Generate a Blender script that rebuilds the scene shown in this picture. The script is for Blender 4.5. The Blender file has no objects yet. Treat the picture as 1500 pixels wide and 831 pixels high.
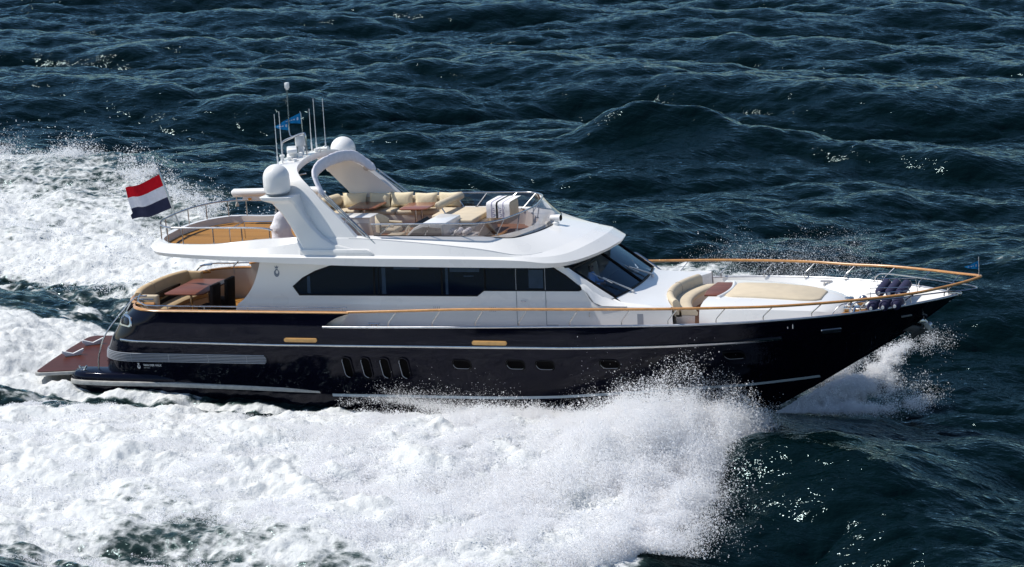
import bpy, bmesh, math, random
import numpy as np
from mathutils import Vector, Matrix

random.seed(7)
R = math.radians
scene = bpy.context.scene
C = scene.collection

# ------------------------------------------------------------------ camera, sky, sun, exposure
TRIM, LIFT = R(3.65), 0.77                     # the yacht runs bow-up
BOAT = Matrix.Translation((0, 0, LIFT)) @ Matrix.Rotation(-TRIM, 4, 'Y')

cam_data = bpy.data.cameras.new('camera')
cam = bpy.data.objects.new('camera', cam_data)
C.objects.link(cam)
cam_data.sensor_width = 36.0
cam_data.lens = 81.6
cam_data.clip_start = 1.0
cam_data.clip_end = 12000.0
CAM_POS = Vector((20.9752, -62.5364, 19.0015))
right = Vector((0.945807, 0.324630, -0.007996)).normalized()
upv = Vector((-0.067448, 0.220478, 0.973057))
upv = (upv - right * upv.dot(right)).normalized()
back = right.cross(upv).normalized()
rot = Matrix((right, upv, back)).transposed()
cam.matrix_world = Matrix.Translation(CAM_POS) @ rot.to_4x4()
scene.camera = cam

SUN_TO = Vector((-0.62, -0.06, 0.78)).normalized()      # direction towards the sun
SUN_ELEV = math.asin(SUN_TO.z)
SUN_AZ = math.atan2(SUN_TO.x, SUN_TO.y)                 # from +Y, clockwise
world = bpy.data.worlds.new('World')
scene.world = world
world.use_nodes = True
wn = world.node_tree
bg = wn.nodes['Background']
sky = wn.nodes.new('ShaderNodeTexSky')
sky.sky_type = 'NISHITA'
sky.sun_disc = False
sky.sun_elevation = SUN_ELEV
sky.sun_rotation = SUN_AZ
sky.air_density = 1.0
sky.dust_density = 0.15
sky.ozone_density = 3.0
wn.links.new(sky.outputs['Color'], bg.inputs['Color'])
bg.inputs['Strength'].default_value = 0.125

sun_data = bpy.data.lights.new('sun', 'SUN')
sun_data.energy = 5.0
sun_data.angle = R(0.53)
sun_data.color = (1.0, 0.955, 0.885)
sun = bpy.data.objects.new('sun', sun_data)
C.objects.link(sun)
sun.rotation_euler = SUN_TO.to_track_quat('Z', 'Y').to_euler()

scene.view_settings.view_transform = 'Standard'
scene.view_settings.look = 'None'
scene.view_settings.gamma = 1.0
scene.view_settings.exposure = 0.0
scene.cycles.max_bounces = 8
scene.cycles.diffuse_bounces = 6
scene.cycles.glossy_bounces = 4
scene.cycles.transparent_max_bounces = 16
scene.cycles.sample_clamp_direct = 14.0
scene.cycles.sample_clamp_indirect = 4.0
scene.cycles.caustics_reflective = False
scene.cycles.caustics_refractive = False

# ------------------------------------------------------------------ materials
def nodes_of(m):
    m.use_nodes = True
    nt = m.node_tree
    return nt, nt.nodes['Principled BSDF']

def mat(name, col, rough=0.5, metal=0.0, coat=0.0, spec=0.5, var=0.0, vscale=3.0, bump=0.0, bscale=80.0, tint=None):
    m = bpy.data.materials.new(name)
    nt, p = nodes_of(m)
    p.inputs['Base Color'].default_value = (*col, 1)
    p.inputs['Roughness'].default_value = rough
    p.inputs['Metallic'].default_value = metal
    p.inputs['Coat Weight'].default_value = coat
    if tint: p.inputs['Specular Tint'].default_value = (*tint, 1)
    p.inputs['Coat Roughness'].default_value = 0.04
    p.inputs['Specular IOR Level'].default_value = spec
    tc = nt.nodes.new('ShaderNodeTexCoord')
    if var > 0:
        n = nt.nodes.new('ShaderNodeTexNoise')
        n.inputs['Scale'].default_value = vscale
        n.inputs['Detail'].default_value = 5
        nt.links.new(tc.outputs['Object'], n.inputs['Vector'])
        mr = nt.nodes.new('ShaderNodeMapRange')
        mr.inputs['From Min'].default_value = 0.3
        mr.inputs['From Max'].default_value = 0.7
        mr.inputs['To Min'].default_value = 1 - var
        mr.inputs['To Max'].default_value = 1 + var * 0.5
        nt.links.new(n.outputs['Fac'], mr.inputs['Value'])
        mx = nt.nodes.new('ShaderNodeVectorMath')
        mx.operation = 'SCALE'
        mx.inputs[0].default_value = col
        nt.links.new(mr.outputs['Result'], mx.inputs['Scale'])
        nt.links.new(mx.outputs['Vector'], p.inputs['Base Color'])
        mr2 = nt.nodes.new('ShaderNodeMapRange')
        mr2.inputs['To Min'].default_value = rough * 0.8
        mr2.inputs['To Max'].default_value = min(1, rough * 1.25)
        nt.links.new(n.outputs['Fac'], mr2.inputs['Value'])
        nt.links.new(mr2.outputs['Result'], p.inputs['Roughness'])
    if bump > 0:
        n2 = nt.nodes.new('ShaderNodeTexNoise')
        n2.inputs['Scale'].default_value = bscale
        n2.inputs['Detail'].default_value = 4
        nt.links.new(tc.outputs['Object'], n2.inputs['Vector'])
        b = nt.nodes.new('ShaderNodeBump')
        b.inputs['Strength'].default_value = 0.5
        b.inputs['Distance'].default_value = bump
        nt.links.new(n2.outputs['Fac'], b.inputs['Height'])
        nt.links.new(b.outputs['Normal'], p.inputs['Normal'])
    return m

def plank_mat(name, col, line, pitch=0.06, rough=0.55, axis='Y', lw=0.12, spec=0.1):
    """boards laid along one axis with dark caulking lines and grain"""
    m = bpy.data.materials.new(name)
    nt, p = nodes_of(m)
    L = nt.links
    tc = nt.nodes.new('ShaderNodeTexCoord')
    sp = nt.nodes.new('ShaderNodeSeparateXYZ')
    L.new(tc.outputs['Object'], sp.inputs[0])
    d = nt.nodes.new('ShaderNodeMath'); d.operation = 'DIVIDE'
    d.inputs[1].default_value = pitch
    L.new(sp.outputs[axis], d.inputs[0])
    fl = nt.nodes.new('ShaderNodeMath'); fl.operation = 'FLOOR'
    L.new(d.outputs[0], fl.inputs[0])
    fr = nt.nodes.new('ShaderNodeMath'); fr.operation = 'FRACT'
    L.new(d.outputs[0], fr.inputs[0])
    lt = nt.nodes.new('ShaderNodeMath'); lt.operation = 'LESS_THAN'
    lt.inputs[1].default_value = lw
    L.new(fr.outputs[0], lt.inputs[0])
    wn_ = nt.nodes.new('ShaderNodeTexWhiteNoise'); wn_.noise_dimensions = '1D'
    L.new(fl.outputs[0], wn_.inputs['W'])
    mp = nt.nodes.new('ShaderNodeMapping')
    mp.inputs['Scale'].default_value = (2, 40, 40) if axis == 'Y' else (40, 2, 40)
    L.new(tc.outputs['Object'], mp.inputs['Vector'])
    n = nt.nodes.new('ShaderNodeTexNoise')
    n.inputs['Scale'].default_value = 1.0
    n.inputs['Detail'].default_value = 4
    L.new(mp.outputs[0], n.inputs['Vector'])
    add = nt.nodes.new('ShaderNodeMath'); add.operation = 'ADD'
    L.new(wn_.outputs['Value'], add.inputs[0]); L.new(n.outputs['Fac'], add.inputs[1])
    mr = nt.nodes.new('ShaderNodeMapRange')
    mr.inputs['From Max'].default_value = 2
    mr.inputs['To Min'].default_value = 0.72
    mr.inputs['To Max'].default_value = 1.3
    L.new(add.outputs[0], mr.inputs['Value'])
    sc = nt.nodes.new('ShaderNodeVectorMath'); sc.operation = 'SCALE'
    sc.inputs[0].default_value = col
    L.new(mr.outputs['Result'], sc.inputs['Scale'])
    mx = nt.nodes.new('ShaderNodeMix'); mx.data_type = 'RGBA'
    L.new(lt.outputs[0], mx.inputs['Factor'])
    L.new(sc.outputs['Vector'], mx.inputs['A'])
    mx.inputs['B'].default_value = (*line, 1)
    L.new(mx.outputs['Result'], p.inputs['Base Color'])
    p.inputs['Roughness'].default_value = rough
    p.inputs['Specular IOR Level'].default_value = spec
    return m

def glass_mat(name, tint, gloss=0.12, rough=0.02, gcol=(1, 1, 1), ior=1.5):
    """tinted pane: part mirror, part see-through"""
    m = bpy.data.materials.new(name)
    m.use_nodes = True
    nt = m.node_tree
    nt.nodes.clear()
    out = nt.nodes.new('ShaderNodeOutputMaterial')
    t = nt.nodes.new('ShaderNodeBsdfTransparent')
    t.inputs['Color'].default_value = (*tint, 1)
    g = nt.nodes.new('ShaderNodeBsdfGlossy')
    g.inputs['Roughness'].default_value = rough
    g.inputs['Color'].default_value = (*gcol, 1)
    fr = nt.nodes.new('ShaderNodeFresnel'); fr.inputs['IOR'].default_value = ior
    ad = nt.nodes.new('ShaderNodeMath'); ad.operation = 'ADD'; ad.use_clamp = True
    ad.inputs[1].default_value = gloss
    nt.links.new(fr.outputs[0], ad.inputs[0])
    ms = nt.nodes.new('ShaderNodeMixShader')
    nt.links.new(ad.outputs[0], ms.inputs[0])
    nt.links.new(t.outputs[0], ms.inputs[1])
    nt.links.new(g.outputs[0], ms.inputs[2])
    nt.links.new(ms.outputs[0], out.inputs['Surface'])
    return m

def cloth_mat(name, col, transl=0.35):
    m = bpy.data.materials.new(name)
    m.use_nodes = True
    nt = m.node_tree
    nt.nodes.clear()
    out = nt.nodes.new('ShaderNodeOutputMaterial')
    tc = nt.nodes.new('ShaderNodeTexCoord')
    n = nt.nodes.new('ShaderNodeTexNoise'); n.inputs['Scale'].default_value = 9
    nt.links.new(tc.outputs['Object'], n.inputs['Vector'])
    mr = nt.nodes.new('ShaderNodeMapRange'); mr.inputs['To Min'].default_value = 0.8; mr.inputs['To Max'].default_value = 1.15
    nt.links.new(n.outputs['Fac'], mr.inputs['Value'])
    sc = nt.nodes.new('ShaderNodeVectorMath'); sc.operation = 'SCALE'; sc.inputs[0].default_value = col
    nt.links.new(mr.outputs['Result'], sc.inputs['Scale'])
    d = nt.nodes.new('ShaderNodeBsdfDiffuse')
    t = nt.nodes.new('ShaderNodeBsdfTranslucent')
    nt.links.new(sc.outputs['Vector'], d.inputs['Color'])
    nt.links.new(sc.outputs['Vector'], t.inputs['Color'])
    ms = nt.nodes.new('ShaderNodeMixShader'); ms.inputs[0].default_value = transl
    nt.links.new(d.outputs[0], ms.inputs[1]); nt.links.new(t.outputs[0], ms.inputs[2])
    nt.links.new(ms.outputs[0], out.inputs['Surface'])
    return m

M = {
    'white': mat('white_gelcoat', (0.76, 0.752, 0.73), 0.28, coat=0.35, var=0.03, vscale=0.8),
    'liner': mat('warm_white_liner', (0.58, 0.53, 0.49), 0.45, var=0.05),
    'deckwhite': mat('nonslip_deck', (0.78, 0.76, 0.71), 0.6, var=0.05, vscale=2, bump=0.004, bscale=120),
    'navy': mat('navy_paint', (0.0025, 0.0026, 0.0075), 0.05, coat=0.0, spec=0.30, tint=(0.60, 0.62, 0.74), var=0.12, vscale=1.3),
    'black': mat('black_rubber', (0.004, 0.004, 0.005), 0.45, spec=0.12),
    'port': mat('porthole_glass', (0.001, 0.001, 0.0015), 0.3, spec=0.04),
    'lip': mat('port_rim_highlight', (0.30, 0.31, 0.34), 0.3),  # painted highlight for the porthole and intake rims
    'deckgrey': plank_mat('side_deck_planks', (0.40, 0.34, 0.31), (0.16, 0.11, 0.09), pitch=0.055, rough=0.6, lw=0.14),
    'stripe': mat('boot_stripe_paint', (0.42, 0.50, 0.56), 0.3),
    'steel': mat('polished_steel', (0.50, 0.50, 0.51), 0.18, metal=1.0, var=0.1, vscale=6),
    'dullsteel': mat('brushed_steel', (0.50, 0.51, 0.53), 0.32, metal=1.0, var=0.1, vscale=8),
    'grille': mat('grille_aluminium', (0.30, 0.32, 0.36), 0.4, metal=0.2),
    'rubber': mat('strake_rubber', (0.44, 0.43, 0.40), 0.45, var=0.25, vscale=5),
    'wood': mat('varnished_rail_wood', (0.52, 0.25, 0.075), 0.25, coat=0.5, var=0.2, vscale=6),
    'pad': mat('fender_pad_wood', (0.66, 0.36, 0.12), 0.4, var=0.12, vscale=9),
    'mahogany': plank_mat('mahogany_boards', (0.155, 0.058, 0.038), (0.06, 0.022, 0.015), pitch=0.09, rough=0.38, lw=0.06),
    'flytable': mat('varnished_table', (0.26, 0.085, 0.035), 0.30, coat=0.4, var=0.15, vscale=5),
    'teak': plank_mat('teak_deck', (0.34, 0.168, 0.044), (0.12, 0.06, 0.025), pitch=0.055, rough=0.55, lw=0.14),
    'teakwet': plank_mat('wet_teak_deck', (0.078, 0.021, 0.012), (0.014, 0.005, 0.003), pitch=0.10, rough=0.42, lw=0.12),
    'teakdim': plank_mat('weathered_teak_deck', (0.30, 0.15, 0.085), (0.08, 0.04, 0.02), pitch=0.055, rough=0.6, lw=0.14),
    'beige': mat('beige_upholstery', (0.58, 0.49, 0.355), 0.75, var=0.06, vscale=4, bump=0.004, bscale=25),
    'tan': mat('tan_upholstery', (0.50, 0.37, 0.215), 0.7, var=0.08, vscale=4, bump=0.004, bscale=25),
    'taupe': mat('taupe_upholstery', (0.40, 0.345, 0.29), 0.75, var=0.08, vscale=4),
    'cream': mat('cream_pillow', (0.74, 0.64, 0.44), 0.8, var=0.06, vscale=6, bump=0.02, bscale=7),
    'canvas': mat('white_canvas', (0.72, 0.71, 0.75), 0.8, var=0.08, vscale=7, bump=0.03, bscale=10),
    'towel': mat('terry_towel', (0.80, 0.78, 0.77), 0.95, bump=0.012, bscale=140),
    'print': mat('towel_print', (0.30, 0.28, 0.42), 0.9),
    'blackcloth': mat('black_cover_cloth', (0.012, 0.011, 0.013), 0.9, var=0.2, vscale=8, bump=0.02, bscale=12),
    'fender': mat('navy_fender_cloth', (0.012, 0.012, 0.052), 0.85, var=0.25, vscale=12, bump=0.01, bscale=60),
    'pane': mat('dark_window_glass', (0.003, 0.005, 0.014), 0.03, spec=0.28),
    'blind': mat('curtain_behind_glass', (0.020, 0.036, 0.070), 0.08, var=0.2, vscale=5),
    'windscreen': glass_mat('windscreen_glass', (0.74, 0.84, 0.96), 0.0, gcol=(0.60, 0.82, 1.0), ior=1.3),
    'smoke': glass_mat('smoked_fly_glass', (0.56, 0.54, 0.54), 0.03),
    'dark': mat('dark_interior', (0.02, 0.02, 0.025), 0.6),
    'interior': mat('cabin_interior', (0.030, 0.032, 0.045), 0.7),
    'dome': mat('radome_plastic', (0.78, 0.77, 0.75), 0.35, var=0.03),
    'plastic': mat('white_plastic', (0.78, 0.78, 0.77), 0.4),
    'grey': mat('grey_paint', (0.22, 0.24, 0.26), 0.5),
    'emblem': mat('grey_emblem', (0.16, 0.19, 0.24), 0.4, metal=0.4),
    'letter': mat('silver_lettering', (0.55, 0.55, 0.55), 0.4),
    'amber': mat('orange_tag', (0.75, 0.30, 0.03), 0.5),
    'flagred': cloth_mat('red_bunting', (0.52, 0.012, 0.022), 0.4),
    'flagwhite': cloth_mat('white_bunting', (0.72, 0.72, 0.78), 0.4),
    'flagblue': cloth_mat('blue_bunting', (0.035, 0.040, 0.075), 0.3),
    'pennant': cloth_mat('bright_blue_bunting', (0.012, 0.16, 0.38), 0.4),
    'skin': mat('skin', (0.45, 0.24, 0.16), 0.55),
    'shirt': mat('light_blue_shirt', (0.42, 0.60, 0.85), 0.8, bump=0.02, bscale=15),
    'trousers': mat('dark_trousers', (0.03, 0.035, 0.06), 0.8),
    'hair': mat('brown_hair', (0.06, 0.03, 0.015), 0.6),
    'rope': mat('white_rope', (0.6, 0.58, 0.52), 0.9),
    'anchor': mat('galvanised_anchor', (0.06, 0.065, 0.07), 0.45, metal=0.7, var=0.3, vscale=9),
}

# ------------------------------------------------------------------ mesh helpers (all in the yacht's own frame: x forward, y to port, z up)
class MB:
    def __init__(self):
        self.v, self.f, self.mi = [], [], []
        self.cur = 0
    def add(self, verts, faces):
        o = len(self.v)
        self.v += [tuple(map(float, p)) for p in verts]
        self.f += [tuple(i + o for i in fc) for fc in faces]
        self.mi += [self.cur] * len(faces)
        return self
    def box(self, c, s, rz=0, ry=0, rx=0):
        m = Matrix.Rotation(rz, 3, 'Z') @ Matrix.Rotation(ry, 3, 'Y') @ Matrix.Rotation(rx, 3, 'X')
        vs = [Vector(c) + m @ Vector((x * s[0] / 2, y * s[1] / 2, z * s[2] / 2)) for x in (-1, 1) for y in (-1, 1) for z in (-1, 1)]
        return self.add(vs, [(0, 1, 3, 2), (4, 6, 7, 5), (0, 4, 5, 1), (2, 3, 7, 6), (0, 2, 6, 4), (1, 5, 7, 3)])
    def tube(self, pts, r, n=8, closed=False, cap=True):
        pts = [Vector(p) for p in pts]
        k = len(pts)
        rr = r if isinstance(r, (list, tuple)) else [r] * k
        vs, prev = [], None
        for i, p in enumerate(pts):
            if closed:
                t = (pts[(i + 1) % k] - pts[i - 1]).normalized()
            else:
                t = (pts[min(i + 1, k - 1)] - pts[max(i - 1, 0)]).normalized()
            if prev is None:
                a = Vector((0, 0, 1)) if abs(t.z) < 0.9 else Vector((1, 0, 0))
                prev = (a - t * a.dot(t)).normalized()
            else:
                prev = (prev - t * prev.dot(t)).normalized()
            b = t.cross(prev)
            for j in range(n):
                an = 2 * math.pi * j / n
                vs.append(p + (prev * math.cos(an) + b * math.sin(an)) * rr[i])
        fs = []
        for i in range(k if closed else k - 1):
            for j in range(n):
                a0, a1 = i * n + j, i * n + (j + 1) % n
                b0, b1 = ((i + 1) % k) * n + j, ((i + 1) % k) * n + (j + 1) % n
                fs.append((a0, b0, b1, a1))
        if cap and not closed:
            fs.append(tuple(range(n)))
            fs.append(tuple(reversed(range((k - 1) * n, k * n))))
        return self.add(vs, fs)
    def lathe(self, prof, c=(0, 0, 0), n=28, axis=(0, 0, 1)):
        q = Vector((0, 0, 1)).rotation_difference(Vector(axis)).to_matrix()
        vs, fs = [], []
        for (r, z) in prof:
            for j in range(n):
                a = 2 * math.pi * j / n
                vs.append(Vector(c) + q @ Vector((r * math.cos(a), r * math.sin(a), z)))
        k = len(prof)
        for i in range(k - 1):
            for j in range(n):
                fs.append((i * n + j, i * n + (j + 1) % n, (i + 1) * n + (j + 1) % n, (i + 1) * n + j))
        if prof[0][0] > 1e-6: fs.append(tuple(reversed(range(n))))
        if prof[-1][0] > 1e-6: fs.append(tuple(range((k - 1) * n, k * n)))
        return self.add(vs, fs)
    def grid(self, rows, closed=False):
        n = len(rows[0])
        vs = [p for r in rows for p in r]
        fs = []
        for i in range(len(rows) - 1):
            for j in range(n if closed else n - 1):
                fs.append((i * n + j, i * n + (j + 1) % n, (i + 1) * n + (j + 1) % n, (i + 1) * n + j))
        return self.add(vs, fs)
    def prism(self, outline, d):
        """closed solid: an outline (list of 3-D points) swept by the vector d"""
        n = len(outline)
        d = Vector(d)
        vs = [Vector(p) for p in outline] + [Vector(p) + d for p in outline]
        fs = [tuple(reversed(range(n))), tuple(range(n, 2 * n))]
        fs += [(i, (i + 1) % n, n + (i + 1) % n, n + i) for i in range(n)]
        return self.add(vs, fs)

def catmull(pts, sub=6, closed=False):
    pts = [Vector(p) for p in pts]
    n = len(pts)
    out = []
    for i in range(n if closed else n - 1):
        if closed:
            p0, p1, p2, p3 = pts[i - 1], pts[i], pts[(i + 1) % n], pts[(i + 2) % n]
        else:
            p1, p2 = pts[i], pts[i + 1]
            p0 = pts[i - 1] if i > 0 else p1 * 2 - p2
            p3 = pts[i + 2] if i + 2 < n else p2 * 2 - p1
        for k in range(sub):
            t = k / sub
            out.append(0.5 * ((2 * p1) + (p2 - p0) * t + (2 * p0 - 5 * p1 + 4 * p2 - p3) * t * t + (3 * p1 - p0 - 3 * p2 + p3) * t ** 3))
    if not closed: out.append(pts[-1])
    return out

def mir(pts):
    return [(p[0], -p[1], p[2]) for p in pts]

YACHT = None
ORIG = {}

def place(o, origin, rz=0.0):
    o.matrix_world = BOAT @ Matrix.Translation(origin) @ Matrix.Rotation(rz, 4, 'Z')

def thing(name, label, cat, origin, group=None):
    """an Empty at the base of one thing; its parts are built in yacht coordinates and hung under it"""
    o = bpy.data.objects.new(name, None)
    o.empty_display_size = 0.2
    C.objects.link(o)
    place(o, origin)
    o['label'] = label; o['category'] = cat
    if group: o['group'] = group
    ORIG[o.name] = Vector(origin)
    return o

def obj(name, mb, m, parent=None, bevel=0.0, smooth=35, label=None, cat=None, group=None, origin=None, seg=2, subsurf=0, merge=True):
    """ONE mesh object from mb; with a parent it is a part, without it a thing of its own"""
    base = ORIG[parent.name] if parent is not None and parent.name in ORIG else Vector(origin or (0, 0, 0))
    me = bpy.data.meshes.new(name)
    me.from_pydata([tuple(Vector(p) - base) for p in mb.v], [], mb.f)
    mats = m if isinstance(m, list) else [m]
    for mm in mats: me.materials.append(mm)
    for i, p in enumerate(me.polygons): p.material_index = mb.mi[i]
    bm = bmesh.new(); bm.from_mesh(me)
    if merge: bmesh.ops.remove_doubles(bm, verts=bm.verts, dist=1e-5)
    bmesh.ops.recalc_face_normals(bm, faces=bm.faces)
    if bevel > 0:
        ed = [e for e in bm.edges if len(e.link_faces) == 2 and e.calc_face_angle(0) > R(30)]
        bmesh.ops.bevel(bm, geom=ed, offset=bevel, segments=seg, profile=0.5, affect='EDGES', clamp_overlap=True)
    bm.to_mesh(me); bm.free()
    for p in me.polygons: p.use_smooth = True
    me.set_sharp_from_angle(angle=R(smooth))
    o = bpy.data.objects.new(name, me)
    C.objects.link(o)
    if subsurf:
        s = o.modifiers.new('smooth', 'SUBSURF'); s.levels = subsurf; s.render_levels = subsurf
    if parent is not None:
        o.parent = parent
        ORIG[o.name] = base
    else:
        place(o, base)
        if cat: o['category'] = cat
        if group: o['group'] = group
    if label: o['label'] = label
    return o

def lin(x, xs, ys):
    return float(np.interp(x, xs, ys))

# ------------------------------------------------------------------ hull shape functions
ZS = [-1.35, -1.21, -0.56, -0.21, 0.41, 1.01, 1.61, 2.35, 2.6]
XS = [6.4, 6.82, 7.94, 8.54, 9.54, 10.52, 11.49, 12.52, 12.8]
def stem_x(z): return lin(z, ZS, XS)
def half_b(z): return lin(z, [-1.3, -0.6, 0, 0.5, 1.2, 1.6, 2.0, 2.4], [2.1, 2.72, 2.88, 2.97, 3.08, 3.10, 3.09, 3.06])
def entry_l(z): return lin(z, [-1.2, 0, 1.4, 2.35], [8.5, 9.4, 8.9, 8.5])
def entry_p(z): return lin(z, [-1.2, 0, 1.0, 1.6, 2.35], [1.5, 1.75, 2.1, 2.45, 2.9])
def tran_x(z): return lin(z, [-1.3, 0.5, 1.02, 1.45, 2.08, 2.4], [-12.85, -12.85, -12.74, -12.52, -12.08, -11.7])
def sheer(x): return lin(x, [-13, -5.2, -3.4, 0, 2, 5, 7.6, 10, 12.2, 12.6], [1.96, 1.96, 1.97, 2.02, 2.06, 2.12, 2.19, 2.25, 2.33, 2.35])
def hy(x, z):
    t = (stem_x(z) - x) / entry_l(z)
    if t <= 0: return 0.0
    y = half_b(z) * (1 - (1 - min(t, 1)) ** entry_p(z)) ** 0.92
    e = x - tran_x(z)
    if e < 1.3:
        e = max(e, 0.0)
        y -= 0.9 * (1 - math.sqrt(max(0, 1 - (1 - e / 1.3) ** 2)))
    return y
def hn(x, z):
    """outward normal of the starboard side"""
    dx, dz = 0.04, 0.04
    ax = Vector((2 * dx, -(hy(x + dx, z) - hy(x - dx, z)), 0))
    az = Vector((0, -(hy(x, z + dz) - hy(x, z - dz)), 2 * dz))
    n = ax.cross(az).normalized()
    return n if n.y < 0 else -n
def hp(x, z, off=0.0):
    p = Vector((x, -hy(x, z), z))
    return p + hn(x, z) * off if off else p

# ================================================================== THE YACHT
YACHT = thing('motor_yacht', 'navy blue and white flybridge motor yacht speeding through the waves with its bow up', 'yacht', (0, 0, 0))

# ---- hull shell
def hull_rows(v0, v1, nv, ztop=None):
    rows = []
    for i in range(nv + 1):
        v = v0 + (v1 - v0) * i / nv
        half = []
        zstem = -1.3 + v * (2.35 + 1.3)
        xs = stem_x(zstem)
        for k in range(71):
            u = k / 70
            u = 0.5 * (1 - math.cos(math.pi * u)) if True else u
            z = zstem
            for _ in range(3):
                x = xs - u * (xs - tran_x(z))
                z = -1.3 + v * (sheer(x) + 1.3)
            half.append((x, -hy(x, z) if k else 0.0, z))
        rows.append(half)
    return rows
rows = hull_rows(0.0, 1.0, 30)
mb = MB()
mb.grid(rows); mb.grid([mir(r) for r in rows])
# transom face and bottom
mb.grid([[r[-1] for r in rows], [(r[-1][0], 0, r[-1][2]) for r in rows], [(r[-1][0], -r[-1][1], r[-1][2]) for r in rows]])
mb.grid([rows[0], [(p[0], 0, p[2] - 0.25 if i else p[2]) for i, p in enumerate(rows[0])], mir(rows[0])])
obj('hull', mb, M['navy'], YACHT, smooth=50)

# ---- raised bulwark round the cockpit
bw = []
for s in (-1, 1):
    mb = MB()
    outer, inner = [], []
    for i in range(9):
        f = i / 8
        z = 1.955 + f * 0.42
        xf = lin(z, [1.955, 2.1, 2.25, 2.375], [-5.25, -5.05, -4.80, -4.40])
        ro, ri = [], []
        for k in range(41):
            u = (k / 40) ** 1.0
            u = u * u * (3 - 2 * u) * 0.5 + u * 0.5
            x = xf + (tran_x(z) - xf) * u
            y = hy(x, z)
            ro.append((x, s * y, z))
            ri.append((max(x, tran_x(z) + 0.12), s * max(y - 0.12, 1.9), z))
        outer.append(ro); inner.append(ri)
    mb.grid(outer); mb.grid(inner)
    mb.grid([outer[-1], inner[-1]])
    mb.grid([[r[0] for r in outer], [r[0] for r in inner]])
    mb.grid([[r[-1] for r in outer], [r[-1] for r in inner]])
    obj('bulwark', mb, [M['navy']], YACHT, smooth=40)
    # liner on the inside
    mb = MB()
    mb.grid([[(x, s * (abs(y) - 0.006), z) for x, y, z in inner[-1]], [(x, s * (abs(y) - 0.012), 1.4) for x, y, z in inner[0]]])
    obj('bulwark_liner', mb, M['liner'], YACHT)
    # wooden cap
    cap = [(x, s * (hy(x, 2.375) - 0.05), 2.40) for x in np.linspace(-4.38, tran_x(2.38) + 0.02, 40)]
    cap += [(tran_x(2.38) + 0.03, s * 1.95, 2.40)]
    mb = MB()
    rws = [[Vector(p) + Vector((0, s * dy, dz)) for p in cap] for dy, dz in ((0.075, -0.02), (0.085, 0.01), (0.06, 0.035), (-0.06, 0.035), (-0.075, 0.01), (-0.07, -0.02))]
    mb.grid(rws + [rws[0]])
    obj('cap_rail', mb, M['wood'], YACHT, smooth=60)
    # low steel rail above the cap
    pts = [(x, s * (hy(x, 2.375) - 0.05), 2.545) for x in np.linspace(-4.45, -11.0, 24)]
    pts += [(-11.35, s * (hy(-11.35, 2.37) - 0.12), 2.60), (-11.55, s * 2.2, 2.66), (-11.62, s * 2.0, 2.66)]
    g = MB().tube(pts, 0.021)
    for x in (-4.6, -6.0, -7.6, -9.0, -10.2, -10.9):
        y = s * (hy(x, 2.375) - 0.05)
        g.tube([(x, y, 2.42), (x, y, 2.545)], 0.014)
    obj('grab_rail', g, M['steel'], YACHT)

# ---- transom block behind the cockpit sofa, with its wooden cap
mb = MB()
rows = []
for z, xo in ((0.45, -13.1), (1.0, -13.0), (1.5, -12.85), (2.0, -12.6), (2.36, -12.34)):
    rows.append([(xo + 0.36 * (abs(t) ** 4), 2.0 * t, z) for t in np.linspace(-1, 1, 15)])
front = [[(-11.75, p[1], p[2]) for p in r] for r in rows]
mb.grid(rows); mb.grid(front); mb.grid([rows[-1], front[-1]])
for e in (0, -1): mb.grid([[r[e] for r in rows], [r[e] for r in front]])
obj('transom', mb, M['navy'], YACHT, smooth=50)
mb = MB()
cl = catmull([(-11.02, -2.27, 2.42), (-11.4, -2.28, 2.42), (-11.78, -2.08, 2.42), (-12.08, -1.72, 2.42), (-12.28, -1.0, 2.42), (-12.32, 0, 2.42), (-12.28, 1.0, 2.42), (-12.08, 1.72, 2.42), (-11.78, 2.08, 2.42), (-11.4, 2.28, 2.42)], 4)
mb.tube(cl, 0.055, n=8)
obj('cap_rail', mb, M['wood'], YACHT)
for s in (-1, 1):                                   # steps down to the bathing platform
    g = MB()
    for i in range(4):
        g.box((-12.7 + i * 0.28, s * 1.98, 0.62 + i * 0.27), (0.34, 0.42, 0.06))
    obj('boarding_step', g, M['teakwet'], YACHT)
    rail = catmull([(-13.02, s * 2.5, 0.46), (-12.95, s * 2.5, 0.9), (-12.7, s * 2.45, 1.5), (-12.2, s * 2.35, 2.1), (-11.72, s * 2.2, 2.58), (-11.3, s * 2.2, 2.66)], 6)
    obj('boarding_rail', MB().tube(rail, 0.024), M['steel'], YACHT)

# ---- bathing platform and the low sponsons beside it
def rounded(cx0, cx1, hw, r, z, n=8):
    pts = []
    for sy in (-1, 1):
        for k in range(n + 1):
            a = (math.pi / 2) * k / n
            if sy < 0: pts.append((cx0 + r - r * math.sin(a), -hw + r - r * math.cos(a), z))
            else: pts.append((cx0 + r - r * math.cos(a), hw - r + r * math.sin(a), z))
    return [(cx1, -hw, z)] + pts + [(cx1, hw, z)]
ol = [(-12.6, -2.6, 0.30), (-13.6, -2.62, 0.30), (-14.85, -2.95, 0.30), (-15.0, -2.9, 0.30), (-15.06, -2.8, 0.30), (-15.30, -1.4, 0.30), (-15.5, 0.1, 0.30), (-15.62, 1.35, 0.30),
      (-15.58, 1.55, 0.30), (-15.42, 1.68, 0.30), (-14.6, 1.74, 0.30), (-12.6, 1.74, 0.30)]
obj('bathing_platform', MB().prism(ol, (0, 0, 0.10)), M['rubber'], YACHT, bevel=0.015)
ol2 = [(x + (0.05 if x < -14 else 0), y * 0.98, 0.405) for x, y, z in ol]
obj('platform_teak', MB().prism(ol2, (0, 0, 0.018)), M['teakwet'], YACHT)
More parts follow.
